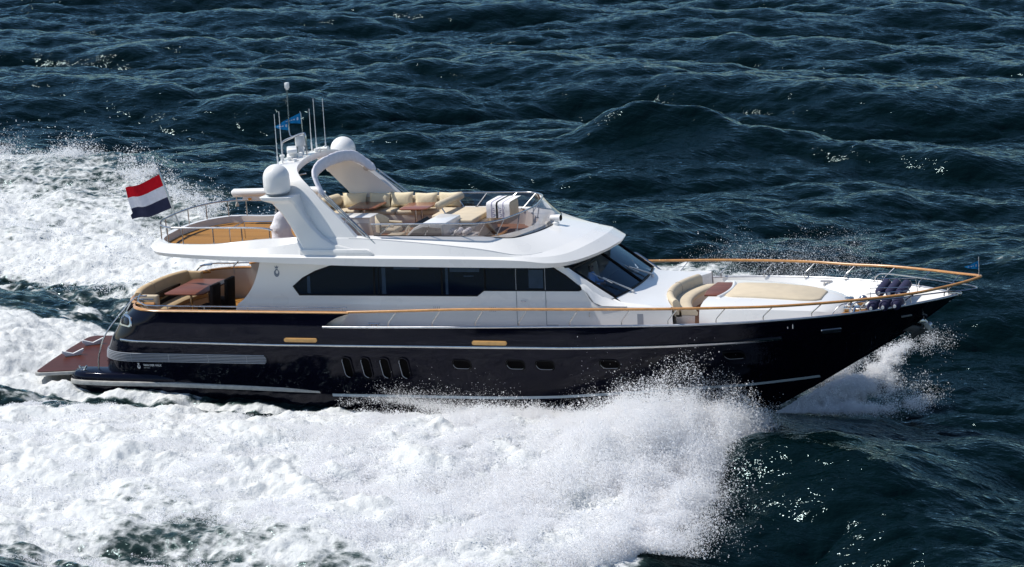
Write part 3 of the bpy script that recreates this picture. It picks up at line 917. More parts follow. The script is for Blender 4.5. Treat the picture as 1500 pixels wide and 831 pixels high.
# floor of the well in front of the bench
mb = MB(); mb.grid([[(x, -2.3, 1.885), (x, 0, 1.885), (x, 2.3, 1.885)] for x in (5.0, 5.95)])
obj('well_floor', mb, M['teakdim'], YACHT)
g = MB()
tq = lambda x: lin(x, [5.62, 6.2, 7.2, 8.2, 8.9, 9.35, 9.6], [1.90, 1.88, 1.74, 1.50, 1.30, 1.12, 0.95])
tz = lambda x: lin(x, [5.62, 6.2, 7.2, 8.2, 8.9, 9.2, 9.45, 9.6], [2.40, 2.40, 2.38, 2.31, 2.24, 2.18, 2.05, 1.92])
def fz(x): return deck_z(x) - 0.01
xs = [5.66, 5.72, 6.0, 6.2, 6.6, 7.0, 7.5, 8.0, 8.5, 8.9, 9.15, 9.35, 9.5, 9.6]
rws = []
for x in xs:
    y, z = tq(x), tz(x)
    a = 0.0 if x > 5.95 else 0.0
    rws.append([(x, -y - 0.05, fz(x)), (x, -y, z - 0.24), (x, -y + 0.06, z - 0.10), (x, -y + 0.24, z - 0.02), (x, -y + 0.55, z + 0.035), (x, 0, z + 0.05),
                (x, y - 0.55, z + 0.035), (x, y - 0.24, z - 0.02), (x, y - 0.06, z - 0.10), (x, y, z - 0.24), (x, y + 0.05, fz(x))])
mb = MB(); mb.grid(rws)
mb.add([p for p in rws[0]], [tuple(range(11))])
mb.add([p for p in rws[-1]], [tuple(range(11))])
obj('sunpad_trunk', mb, M['white'], YACHT, smooth=40)
def pad(xs, hw, z0, z1, dip):
    mb = MB()
    top, mid, bot = [], [], []
    ring = []
    for x in xs: ring.append((x, -hw(x)))
    for x in reversed(xs): ring.append((x, hw(x)))
    n = len(ring)
    cx0 = (xs[0] + xs[-1]) / 2
    def sc(q): return [(cx0 + (x - cx0) * q, y * q) for x, y in ring]
    levels = [(1.0, z0), (1.005, z0 + (z1 - z0) * 0.5), (0.99, z1 - 0.02), (0.96, z1), (0.0, z1 + 0.01)]
    rws = [[(x, y, z + dip(x)) for x, y in sc(q)] for q, z in levels]
    mb.grid(rws, closed=True)
    return mb
hwp = lambda x: lin(x, [6.12, 6.3, 7.5, 8.3, 8.65, 8.8], [0.74, 0.86, 0.86, 0.80, 0.68, 0.50])
obj('sunpad_cushion', pad(list(np.linspace(6.12, 8.8, 22)), hwp, 2.34, 2.47, lambda x: lin(x, [6, 7.2, 8.2, 8.9], [0.02, 0.0, -0.07, -0.14])), M['beige'], YACHT, smooth=60)
# rounded white lip round the aft end of the pad
lip = [(5.98 + 0.14 * (1 - (y / 0.95) ** 2), y, 2.445) for y in np.linspace(-0.95, 0.95, 17)]
obj('pad_coaming', MB().tube(lip, 0.06, n=10), M['white'], YACHT, smooth=60)

for x, y in ((-3.70, 2.88), (1.70, 2.86), (8.35, 2.45)):   # mooring cleats
    for s in (-1, 1):
        z = (DECK_SIDE if x < 5 else fz(x) + 0.03)
        g = MB().tube([(x - 0.17, s * y, z + 0.21), (x + 0.17, s * y, z + 0.21)], 0.024)
        for q in (-0.07, 0.07): g.tube([(x + q, s * y, z), (x + q, s * y, z + 0.21)], 0.022)
        obj('cleat', g, M['steel'], YACHT)

# windlass and its chain gear
g = MB()
zb0 = fz(9.8) + 0.03
g.box((9.78, -0.55, zb0 + 0.06), (0.62, 0.46, 0.10)); g.lathe([(0.14, 0), (0.14, 0.10), (0.08, 0.13), (0.08, 0.22), (0.13, 0.25), (0.13, 0.29), (0.0, 0.30)], (9.62, -0.62, zb0 + 0.08), n=18)
g.lathe([(0.10, -0.2), (0.13, -0.16), (0.07, -0.1), (0.07, 0.1), (0.13, 0.16), (0.10, 0.2)], (9.95, -0.5, zb0 + 0.25), n=16, axis=(0, 1, 0))
g.tube([(10.1, -0.3, zb0 + 0.06), (11.2, -0.12, zb0 + 0.07), (12.3, 0, zb0 + 0.14)], 0.022)
obj('windlass', g, M['steel'], YACHT, bevel=0.01)
g = MB()
for q in (-0.12, 0.12): g.tube([(9.9, -1.6, 2.1), (9.9 + q * 0.3, -1.6 + q, 2.32)], 0.035)
g.tube(catmull([(9.35, -1.75, 2.1), (9.38, -1.72, 2.22), (9.55, -1.6, 2.40), (9.75, -1.45, 2.44)], 5), 0.014)
obj('deck_bollard', g, M['steel'], YACHT)

# ---- upper moulding: overhang, coaming, brow and flybridge floor, lofted ring by ring (starboard half, mirrored)
#        aft centre ... aft corner ... side ... front corner ... front centre
A = [(-11.80, 0, 4.03), (-11.6, -1.35, 4.02), (-11.15, -2.15, 4.0), (-10.5, -2.58, 3.96), (-8.9, -2.70, 3.885), (-7.3, -2.72, 3.81), (-5.5, -2.72, 3.745), (-3.8, -2.72, 3.70), (-0.7, -2.72, 3.67), (0.75, -2.68, 3.655), (1.55, -2.48, 3.62), (2.15, -1.98, 3.63), (2.70, -1.10, 3.74), (2.92, 0, 3.80)]
Bq = [(-11.86, 0, 4.13), (-11.66, -1.38, 4.12), (-11.2, -2.2, 4.10), (-10.55, -2.63, 4.07), (-8.9, -2.75, 4.01), (-7.3, -2.76, 3.97), (-5.5, -2.76, 3.95), (-3.8, -2.76, 3.935), (-0.7, -2.76, 3.915), (0.75, -2.73, 3.87), (1.60, -2.52, 3.76), (2.20, -2.01, 3.74), (2.76, -1.11, 3.84), (2.98, 0, 3.90)]
Cq = [(-11.78, 0, 4.20), (-11.58, -1.34, 4.19), (-11.1, -2.12, 4.17), (-10.45, -2.52, 4.13), (-8.9, -2.62, 4.07), (-7.3, -2.62, 4.03), (-5.5, -2.62, 4.01), (-3.8, -2.62, 3.995), (-0.7, -2.63, 3.965), (0.75, -2.60, 3.95), (1.45, -2.38, 3.91), (1.98, -1.88, 3.93), (2.42, -1.05, 4.06), (2.58, 0, 4.12)]
Dq = [(-11.72, 0, 4.235), (-11.52, -1.31, 4.225), (-11.02, -2.05, 4.21), (-10.38, -2.42, 4.18), (-8.9, -2.50, 4.14), (-7.3, -2.50, 4.15), (-5.5, -2.46, 4.42), (-3.8, -2.41, 4.44), (-0.7, -2.55, 4.21), (0.65, -2.55, 4.01), (1.2, -2.22, 3.99), (1.62, -1.75, 4.05), (2.0, -0.98, 4.16), (2.14, 0, 4.21)]
Eq = [(-11.60, 0, 4.26), (-11.42, -1.28, 4.255), (-10.88, -2.0, 4.255), (-10.25, -2.26, 4.25), (-8.9, -2.29, 4.25), (-7.3, -2.33, 4.40), (-5.5, -2.34, 4.485), (-3.8, -2.28, 4.49), (-0.7, -2.24, 4.47), (0.10, -2.18, 4.40), (0.48, -1.95, 4.37), (0.72, -1.5, 4.375), (0.88, -0.8, 4.37), (0.94, 0, 4.36)]
Fq = [(-11.46, 0, 4.25), (-11.28, -1.22, 4.245), (-10.76, -1.90, 4.245), (-10.2, -2.12, 4.24), (-8.9, -2.14, 4.24), (-7.3, -2.18, 4.39), (-5.5, -2.20, 4.475), (-3.8, -2.15, 4.48), (-0.9, -2.05, 4.455), (-0.45, -1.85, 4.385), (-0.2, -1.55, 4.355), (0.05, -1.15, 4.36), (0.26, -0.6, 4.355), (0.32, 0, 4.345)]
Gq = [(-11.43, 0, 4.04), (-11.25, -1.20, 4.04), (-10.73, -1.87, 4.04), (-10.18, -2.08, 4.04), (-8.9, -2.10, 4.03), (-7.3, -2.14, 4.02), (-5.5, -2.16, 4.0), (-3.8, -2.11, 3.98), (-0.95, -2.0, 3.97), (-0.55, -1.78, 3.97), (-0.32, -1.48, 3.97), (-0.08, -1.10, 3.97), (0.10, -0.58, 3.97), (0.16, 0, 3.97)]
def pull(p): return (p[0] if p[0] > -9.5 else -9.5 + (p[0] + 9.5) * 0.86, p[1], p[2])
A, Bq, Cq, Dq, Eq, Fq, Gq = [[pull(p) for p in r] for r in (A, Bq, Cq, Dq, Eq, Fq, Gq)]
RG = [[tuple(p) for p in catmull(r, 6)] for r in (A, Bq, Cq, Dq, Eq, Fq, Gq)]
def bothsides(r): return [Vector(p) for p in r] + [Vector((p[0], -p[1], p[2])) for p in reversed(r)][1:-1]
RB = [bothsides(r) for r in RG]
mb = MB()
for k in range(5): mb.grid(RB[k:k + 2], closed=True)
um = obj('upper_moulding', mb, M['white'], YACHT, smooth=70, merge=False)
half = [p for p in RG[3] if -4.6 < p[0] < 1.3]
for s in (-1, 1):
    obj('crease_highlight', MB().tube([(p[0], -s * p[1], p[2] - 0.004) for p in half], 0.014, n=6), M['white'], um, smooth=70)  # thin tube added along the crease to draw a highlight line
mb = MB(); mb.grid(RB[5:7], closed=True)
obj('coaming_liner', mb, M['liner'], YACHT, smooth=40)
mb = MB()
half = RG[0]
mb.grid([[Vector((p[0], p[1] * q, p[2])) for p in half] for q in np.linspace(1, -1, 9)])
obj('soffit', mb, M['white'], YACHT, smooth=50)
# headliner closes the house below the flybridge
g = MB(); half = [p for p in RG[6] if p[0] < -6.8]
mb = MB(); mb.grid([[Vector((p[0], p[1] * q, 4.04)) for p in half] for q in np.linspace(1, -1, 5)])
obj('aft_fly_deck', mb, M['teak'], YACHT)
half = [p for p in RG[6] if p[0] >= -6.95]
mb = MB(); mb.grid([[Vector((p[0], p[1] * q, 3.985)) for p in half] for q in np.linspace(1, -1, 5)])
obj('fly_deck', mb, M['teakdim'], YACHT)
g = MB()
half = [p for p in RG[6] if -11.5 < p[0] < -7.2]
ring = [Vector((p[0] + 0.28 if p[0] < -10.9 else p[0] + 0.12, p[1] * 0.90, 4.046)) for p in half]
g.grid([ring, [p + Vector((0.06, 0.05, 0)) for p in ring]])
g.grid([[Vector((p.x, -p.y, p.z)) for p in ring], [Vector((p.x + 0.06, -p.y - 0.05, p.z)) for p in ring]])
obj('deck_margin', g, M['black'], YACHT)

# ---- radar arch
ST = [  # y, aft (x, z), fwd (x, z)
    (-2.46, (-6.10, 3.98), (-3.74, 3.96)), (-2.43, (-6.0, 4.25), (-4.03, 4.25)), (-2.38, (-6.02, 4.55), (-4.33, 4.57)), (-2.31, (-6.26, 4.94), (-4.72, 4.98)), (-2.22, (-6.66, 5.42), (-5.26, 5.48)),
    (-2.08, (-6.95, 5.85), (-5.72, 5.93)), (-1.86, (-7.06, 6.16), (-6.08, 6.20)), (-1.50, (-7.12, 6.36), (-6.30, 6.40)), (-0.8, (-7.2, 6.46), (-6.38, 6.52)), (0, (-7.25, 6.48), (-6.42, 6.54))]
NI = [(0, 1, 0), (0, 1, 0), (0, 1, -.02), (0, .98, -.2), (0, .95, -.3), (0, .8, -.6), (0, .5, -.87), (0, .2, -.98), (0, .05, -1), (0, 0, -1)]
ST = ST + [(-y, a, b) for y, a, b in reversed(ST[:-1])]
NI = NI + [(x, -y, z) for x, y, z in reversed(NI[:-1])]
aft = catmull([(a[0], y, a[1]) for y, a, b in ST], 4); fwd = catmull([(b[0], y, b[1]) for y, a, b in ST], 4); nin = catmull(NI, 4)
mb = MB(); rws = []
for a, b, n in zip(aft, fwd, nin):
    n = n.normalized() * 0.20
    d = (b - a).normalized()
    rws.append([a + n * 0.5, a + d * 0.015 + n * 0.03, a + d * 0.05, b - d * 0.05, b - d * 0.015 + n * 0.03, b + n * 0.5, b - d * 0.015 + n * 0.97, b - d * 0.05 + n, a + d * 0.05 + n, a + d * 0.015 + n * 0.97])
mb.grid(rws, closed=True)
mb.add(rws[0], [tuple(range(10))]); mb.add(rws[-1], [tuple(range(10))])
arch = obj('radar_arch', mb, M['white'], YACHT, smooth=45)
for s in (-1, 1):
    # fairing that carries the satellite dome: wide shelf on top, tapering into the leg
    lv = [(5.74, -7.02, -5.98, -2.86, -2.05), (5.64, -6.98, -5.98, -2.84, -2.05), (5.52, -6.72, -5.93, -2.68, -2.08), (5.2, -6.50, -5.80, -2.56, -2.15), (4.8, -6.27, -5.52, -2.52, -2.2),
          (4.5, -6.10, -5.20, -2.54, -2.25), (4.3, -5.98, -4.85, -2.57, -2.3), (4.18, -5.92, -4.3, -2.60, -2.3), (3.98, -5.9, -4.0, -2.62, -2.3)]
    rws = []
    for z, x0, x1, yo, yi in lv:
        rws.append([(x0 + 0.10, s * yo, z), (x1 - 0.08, s * yo, z), (x1, s * (yo + 0.08), z), (x1, s * yi, z), (x0, s * yi, z), (x0, s * (yo + 0.10), z)])
        if s > 0: rws[-1] = [(a, abs(b), c) if b > 0 else (a, -b, c) for a, b, c in [(p[0], -p[1] * -1, p[2]) for p in rws[-1]]]
    if s > 0:
        rws = [[(p[0], abs(p[1]), p[2]) for p in r] for r in rws]
    else:
        rws = [[(p[0], -abs(p[1]), p[2]) for p in r] for r in rws]
    mb = MB(); mb.grid(rws, closed=True); mb.add(rws[0], [tuple(range(6))]); mb.add(rws[-1], [tuple(range(6))])
    fr = obj('dome_bracket', mb, M['white'], YACHT, smooth=42, bevel=0.02)
    g = MB().box((-5.97, s * 2.45, 5.35), (0.02, 0.10, 0.05))
    obj('courtesy_light', g, M['black'], fr)
    g = MB(); g.prism([(-5.95, s * 2.45, 3.975), (-3.75, s * 2.45, 3.975), (-3.62, s * 2.45, 4.02), (-3.72, s * 2.45, 4.10), (-3.85, s * 2.45, 4.17), (-5.95, s * 2.45, 4.17)], (0, s * 0.20, 0))
    obj('leg_step', g, M['white'], YACHT, bevel=0.03)
    prof = [(0.30, 0.0), (0.33, 0.02), (0.36, 0.05), (0.385, 0.10), (0.39, 0.30), (0.385, 0.46)] + [(0.385 * math.cos(a), 0.46 + 0.385 * math.sin(a)) for a in np.linspace(0.12, math.pi / 2 - 0.001, 12)]
    dm = obj('satellite_dome', MB().lathe(prof, (-6.56, s * 2.46, 5.80), n=40), M['dome'], YACHT, smooth=60)
    obj('dome_base', MB().lathe([(0.26, 0), (0.26, 0.05), (0.34, 0.055), (0.34, 0.075), (0.28, 0.08)], (-6.56, s * 2.46, 5.735), n=32), M['grey'], dm)
g = MB().lathe([(0.095, 0), (0.095, 0.012), (0.07, 0.02), (0.06, 0.01), (0.0, 0.012)], (-5.62, 1.95, 5.75), n=20, axis=(0.1, -1, -0.2))
obj('arch_speaker', g, M['liner'], YACHT)
# masts, aerials and instruments on the arch
for (x, y, z0, z1) in ((-7.04, -1.25, 6.42, 7.92), (-6.93, -1.15, 6.42, 7.98), (-6.80, 0.7, 6.5, 7.78), (-6.65, 0.72, 6.5, 8.08), (-6.36, 0.75, 6.5, 8.07)):
    mb = MB().tube([(x, y, z0), (x, y, z0 + 0.25), (x, y, z0 + 0.26), (x + 0.02, y, z1)], [0.024, 0.024, 0.014, 0.009], n=6)
    obj('whip_aerial', mb, M['plastic'], YACHT)
g = MB().tube(catmull([(-7.30, -0.35, 6.40), (-7.29, -0.35, 6.85), (-7.22, -0.33, 6.97), (-6.95, -0.28, 7.08), (-6.66, -0.2, 7.17), (-6.57, -0.2, 7.10), (-6.56, -0.2, 6.5)], 5), 0.032)
g.tube(catmull([(-6.90, -0.27, 7.10), (-7.02, -0.25, 7.13), (-7.07, -0.22, 7.28), (-7.06, -0.2, 7.6), (-7.03, -0.2, 8.52)], 4), 0.018)
g.tube([(-6.65, -0.2, 7.17), (-6.65, -0.2, 7.78), (-6.68, -0.2, 7.84)], 0.014)
obj('signal_mast', g, M['steel'], YACHT)
g = MB().box((-7.02, -0.2, 8.62), (0.12, 0.12, 0.17)); g.box((-7.02, -0.2, 8.52), (0.08, 0.08, 0.06))
obj('mast_light', g, M['plastic'], YACHT, bevel=0.02)
g = MB().lathe([(0.13, 0), (0.15, 0.03), (0.15, 0.22), (0.12, 0.32), (0.0, 0.37)], (-6.82, -0.05, 6.78), n=20); g.lathe([(0.09, 0), (0.09, 0.3)], (-6.82, -0.05, 6.5), n=14)
obj('gps_dome', g, M['plastic'], YACHT)
g = MB().box((-6.95, -0.4, 6.72), (0.30, 0.75, 0.13), rz=R(25)); g.lathe([(0.16, 0), (0.17, 0.1), (0.1, 0.2)], (-6.95, -0.4, 6.48), n=16)
obj('radar_scanner', g, M['plastic'], YACHT, bevel=0.04)
for (x, y, h) in ((-7.12, -0.75, 0.17), (-6.85, -0.85, 0.13), (-6.62, -0.55, 0.2), (-6.95, 0.35, 0.22), (-6.5, 0.35, 0.16), (-6.6, -1.0, 0.1)):
    obj('navigation_sensor', MB().lathe([(0.05, 0), (0.05, h * 0.6), (0.075, h * 0.7), (0.075, h), (0.0, h * 1.1)], (x, y, 6.46), n=12), M['plastic'], YACHT)
for (x, y) in ((-6.42, 0.45), (-6.55, 0.55)):
    g = MB().lathe([(0.03, 0), (0.035, 0.2), (0.07, 0.3), (0.0, 0.3)], (x, y, 6.6), n=10, axis=(1, -0.2, 0.1))
    g.lathe([(0.03, 0), (0.03, 0.16)], (x, y, 6.48), n=8)
    obj('signal_horn', g, M['plastic'], YACHT)
for y0 in (-0.9, -0.3, 0.3): obj('arch_handle', MB().tube([(-7.05, y0, 6.49), (-7.0, y0, 6.56), (-6.8, y0 + 0.1, 6.56), (-6.75, y0 + 0.1, 6.5)], 0.014), M['dullsteel'], YACHT)

# folded sun awning on its hoop ahead of the arch
hoop = catmull([(-5.30, -2.02, 5.60), (-5.46, -1.92, 5.80), (-5.68, -1.70, 6.08), (-5.80, -1.40, 6.22), (-5.88, -0.8, 6.31), (-5.90, 0, 6.34), (-5.88, 0.8, 6.31), (-5.80, 1.40, 6.22), (-5.68, 1.72, 6.06), (-5.50, 1.92, 5.84), (-5.34, 2.02, 5.68)], 6)
mb = MB(); rws = []
for i, p in enumerate(hoop):
    t = (hoop[min(i + 1, len(hoop) - 1)] - hoop[max(i - 1, 0)]).normalized()
    f_ = Vector((1, 0, 0.15)); f_ = (f_ - t * f_.dot(t)).normalized()
    u_ = t.cross(f_)
    wob = 1 + 0.035 * math.sin(i * 1.7) + 0.03 * math.sin(i * 0.61)
    e = min(1, min(i, len(hoop) - 1 - i) / 5 + 0.35)
    rws.append([p - f_ * 0.0 + f_ * (0.06 * math.cos(a) * wob * e) + u_ * (0.175 * math.sin(a) * e * wob) for a in np.linspace(0, 2 * math.pi, 15)[:-1]])
mb.grid(rws, closed=True); mb.add(rws[0], [tuple(range(14))]); mb.add(rws[-1], [tuple(range(14))])
aw = obj('folded_awning', mb, M['canvas'], YACHT, smooth=60)
for s in (-1, 1):
    g = MB()
    y = s * 2.06
    for dx, dz in ((0, 0), (0.10, 0.05)):
        g.tube([(-5.38 + dx, s * 2.03, 5.66 + dz), (-3.50 + dx * 1.0, s * 2.44, 4.06 + dz * 0.3)], 0.019, n=7)
    g.tube([(-5.25, s * 2.06, 5.62), (-3.24, s * 2.56, 3.98)], 0.016, n=7)
    g.tube([(-4.55, s * 2.2, 4.96), (-4.75, s * 2.26, 4.80)], 0.014)
    obj('awning_strut', g, M['steel'], aw)
g = MB().tube([(-6.6, -1.5, 6.1), (-6.0, -1.62, 6.22)], 0.02); g.tube([(-6.7, -1.72, 6.05), (-6.62, -1.75, 6.0)], 0.03)
obj('awning_link', g, M['steel'], aw)

# ---- aft flybridge rail
half = [Vector(pull(p)) for p in catmull([(-6.95, -2.23, 4.66), (-7.4, -2.21, 4.72), (-8.9, -2.2, 4.73), (-10.0, -2.2, 4.73), (-10.55, -2.12, 4.73), (-11.05, -1.75, 4.73), (-11.42, -1.0, 4.73), (-11.53, 0, 4.73)], 6)]
pts = list(half) + [Vector((p.x, -p.y, p.z)) for p in reversed(half[:-1])]
obj('aft_rail', MB().tube(pts, 0.029), M['steel'], YACHT, smooth=60)
for (x, y) in ((-7.05, 2.22), (-7.95, 2.21), (-8.89, 2.2), (-9.96, 2.2), (-10.62, 2.06), (-11.2, 1.53), (-11.47, 0.75)):
    for s in (-1, 1):
        obj('rail_post', MB().tube([pull((x, s * y, 4.22)), pull((x, s * y, 4.73))], 0.019, n=7), M['steel'], YACHT)
g = MB().tube([(-8.74, -1.42, 4.52), (-8.74, -0.40, 4.55), (-7.4, -0.40, 4.55)], 0.02)
for p in ((-8.74, -1.42), (-8.74, -0.40), (-7.7, -0.40)): g.tube([(p[0], p[1], 4.04), (p[0], p[1], 4.54)], 0.016)
obj('hatch_rail', g, M['steel'], YACHT)
# tender crane folded on the port side
g = MB().tube([(-10.15, 1.86, 5.0), (-10.10, 1.86, 5.02), (-9.0, 1.86, 5.04), (-7.2, 1.86, 5.06)], [0.10, 0.135, 0.13, 0.15], n=14)
g.box((-8.6, 1.86, 4.88), (2.4, 0.14, 0.12))
obj('tender_crane', g, M['white'], YACHT, smooth=50)
cr = bpy.data.objects['tender_crane']
obj('crane_post', MB().lathe([(0.2, 0), (0.16, 0.1), (0.15, 1.0)], (-7.15, 1.86, 4.04), n=18), M['white'], cr)
g = MB().tube([(-10.05, 1.86, 4.9), (-10.04, 1.86, 4.72)], 0.02); g.lathe([(0.05, 0), (0.06, 0.05), (0.03, 0.13)], (-10.04, 1.86, 4.60), n=10)
obj('crane_hook', g, M['rubber'], cr)
obj('crane_tag', MB().box((-9.55, 1.78, 4.84), (0.10, 0.03, 0.07)), M['amber'], cr)

# ---- flybridge windscreen: smoked glass leaning back to a steel rail
TOPR = [(-3.75, -2.40, 4.86), (-2.2, -2.42, 4.87), (-0.95, -2.42, 4.87), (-0.40, -2.33, 4.87), (-0.02, -1.95, 4.87), (0.17, -1.35, 4.88), (0.30, -0.65, 4.88), (0.36, 0, 4.88)]
BASE = [(-3.75, -2.25, 4.50), (-2.2, -2.26, 4.49), (-0.95, -2.24, 4.475), (-0.20, -2.17, 4.43), (0.36, -2.03, 4.385), (0.68, -1.55, 4.385), (0.88, -0.8, 4.38), (0.94, 0, 4.37)]
th, bh = catmull(TOPR, 5), catmull(BASE, 5)
tf = th + [Vector((p.x, -p.y, p.z)) for p in reversed(th[:-1])]
bf = bh + [Vector((p.x, -p.y, p.z)) for p in reversed(bh[:-1])]
fw = obj('fly_windscreen', MB().grid([bf, [a.lerp(b, .5) for a, b in zip(bf, tf)], tf]), M['smoke'], YACHT, smooth=70)
obj('screen_rail', MB().tube(tf, 0.024), M['steel'], fw, smooth=60)
obj('screen_gasket', MB().tube(bf, 0.014, n=6), M['black'], fw, smooth=60)
FB = catmull([(-3.6, -2.2, 4.49), (-2.2, -2.18, 4.48), (-0.95, -2.06, 4.46), (-0.45, -1.86, 4.40), (-0.2, -1.55, 4.37), (0.05, -1.15, 4.37), (0.26, -0.6, 4.37), (0.32, 0, 4.36)], 5)
fbf = FB + [Vector((p.x, -p.y, p.z)) for p in reversed(FB[:-1])]
nn = len(tf)
for k in (2, 6, 10, 16, 22, 28, 35, nn - 1 - 28, nn - 1 - 22, nn - 1 - 16, nn - 1 - 10, nn - 1 - 6):
    top = tf[k]; b = min(fbf, key=lambda q: (q.x - (top.x - 0.36)) ** 2 + (q.y - top.y * 0.93) ** 2)
    st_ = obj('screen_strut', MB().tube([b, top], 0.015, n=6), M['steel'], fw)
    obj('strut_foot', MB().box(b + Vector((0, 0, 0.012)), (0.07, 0.05, 0.03)), M['dullsteel'], st_)

# searchlight on the brow
g = MB().lathe([(0.10, 0), (0.10, 0.08), (0.06, 0.10), (0.06, 0.17)], (1.02, 0.0, 4.335), n=16)
g.lathe([(0.05, 0.0), (0.085, 0.03), (0.095, 0.20), (0.10, 0.34), (0.09, 0.34)], (0.84, 0.05, 4.545), n=18, axis=(1, -0.15, 0.03))
sl = obj('searchlight', g, M['plastic'], YACHT, smooth=50)
obj('searchlight_lens', MB().lathe([(0.088, 0.0), (0.08, 0.012), (0.0, 0.02)], (1.175, 0.0, 4.557), n=18, axis=(1, -0.15, 0.03)), M['black'], sl)

# ---- flybridge furniture that is built in
def cushion(c, s, rz=0, ry=0, rx=0): return MB().box(c, s, rz=rz, ry=ry, rx=rx)
g = MB().box((-4.85, 1.86, 4.18), (4.2, 0.62, 0.40)); g.box((-6.55, 0.95, 4.18), (0.75, 1.6, 0.40))
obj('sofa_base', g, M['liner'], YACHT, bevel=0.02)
for i, (x0, x1) in enumerate(((-6.9, -5.72), (-5.70, -4.6), (-4.58, -3.72), (-3.70, -2.85))):
    obj('sofa_seat', cushion(((x0 + x1) / 2, 1.80, 4.445), (x1 - x0 - 0.02, 0.72, 0.14)), M['beige'], YACHT, bevel=0.045, seg=3)
obj('sofa_seat', cushion((-6.52, 0.90, 4.445), (0.75, 1.2, 0.14)), M['beige'], YACHT, bevel=0.045, seg=3)
obj('sofa_back', cushion((-4.87, 2.17, 4.62), (4.1, 0.14, 0.45), rx=R(-10)), M['beige'], YACHT, bevel=0.05, seg=3)
obj('sofa_arm', MB().tube(catmull([(-6.75, 0.35, 4.66), (-6.92, 0.9, 4.70), (-6.9, 1.6, 4.72), (-6.7, 2.1, 4.74)], 5), 0.19, n=14), M['beige'], YACHT, smooth=70)
# wet-bar cabinet
g = MB().box((-5.13, -0.52, 4.35), (1.36, 0.60, 0.74))
bar = obj('bar_cabinet', g, M['white'], YACHT, bevel=0.03)
obj('bar_top', MB().box((-5.13, -0.52, 4.74), (1.42, 0.66, 0.045)), M['white'], bar, bevel=0.018)
g = MB()
for x in (-5.55, -5.1, -4.68): g.box((x, -0.826, 4.33), (0.38, 0.012, 0.5))
obj('bar_door', g, M['liner'], bar, bevel=0.004)
# helm console, wheel
g = MB(); ol = [(-2.92, -1.78, 3.98), (-2.92, -1.78, 4.42), (-2.70, -1.78, 4.62), (-2.40, -1.78, 4.76), (-1.80, -1.78, 4.72), (-1.72, -1.78, 3.98)]
g.prism(ol, (0, 1.5, 0))
hc = obj('helm_console', g, M['white'], YACHT, bevel=0.04)
obj('console_side', MB().prism([(x, -1.785, z - 0.02) for x, _, z in ol[0:1] + [(-2.86, 0, 4.42), (-2.68, 0, 4.58), (-2.40, 0, 4.68), (-1.86, 0, 4.64), (-1.80, 0, 4.0)]], (0, -0.012, 0)), M['taupe'], hc)
obj('helm_instruments', MB().box((-2.69, -1.05, 4.64), (0.02, 1.1, 0.20), ry=R(-50)), M['black'], hc)
mb = MB().tube([Vector((-3.03, -1.45, 4.46)) + Vector((0.35 * 0.15 * math.cos(a), 0.15 * math.sin(a), 0.15 * math.cos(a))) for a in np.linspace(0, 2 * math.pi, 25)[:-1]], 0.022, closed=True)
for a in (0.5, 2.6, 4.7): mb.tube([(-3.0, -1.45, 4.45), Vector((-3.03, -1.45, 4.46)) + Vector((0.05 * math.cos(a), 0.15 * math.sin(a), 0.15 * math.cos(a)))], 0.012)
mb.tube([(-3.0, -1.45, 4.45), (-2.8, -1.45, 4.40)], 0.025)
obj('steering_wheel', mb, M['beige'], hc)
g = MB()
for q in (0, 0.07): g.tube([(-2.78, -1.05 + q, 4.50), (-2.88, -1.05 + q, 4.62)], 0.016)
obj('throttle', g, M['steel'], hc)
# forward sun pad with backrest
g = MB().box((-1.80, 0.45, 4.2), (1.05, 1.9, 0.44))
sp_ = obj('fly_sunpad_base', g, M['liner'], YACHT, bevel=0.03)
for y0, y1 in ((-0.5, 0.5), (0.52, 1.5)):
    obj('fly_sunpad', cushion((-1.85, (y0 + y1) / 2, 4.53), (1.0, y1 - y0, 0.16)), M['beige'], YACHT, bevel=0.05, seg=3)
obj('fly_sunpad', cushion((-2.65, 0.95, 4.50), (0.62, 1.25, 0.16)), M['beige'], YACHT, bevel=0.05, seg=3)
obj('backrest_bolster', MB().tube([(-2.73, 0.34, 4.86), (-2.73, 0.38, 4.86), (-2.62, 2.0, 4.86), (-2.62, 2.04, 4.86)], [0.09, 0.115, 0.115, 0.09], n=16), M['beige'], YACHT, smooth=60)
g = MB()
for y in (0.45, 1.9): g.tube([(-2.70, y, 4.85), (-2.50, y, 4.52)], 0.02)
obj('bolster_bracket', g, M['steel'], YACHT)
obj('forward_seat', cushion((-0.82, 0.75, 4.62), (0.62, 1.0, 0.62)), M['beige'], YACHT, bevel=0.08, seg=3)
obj('companion_seat', cushion((-1.65, -1.15, 4.22), (1.25, 0.7, 0.20)), M['liner'], YACHT, bevel=0.04)
g = MB().prism([(-0.98, -1.7, 3.99), (-0.55, -1.7, 3.99), (-0.25, -1.7, 4.30), (-0.98, -1.7, 4.08)], (0, 1.1, 0))
obj('companion_step', g, M['teak'], YACHT, bevel=0.01)

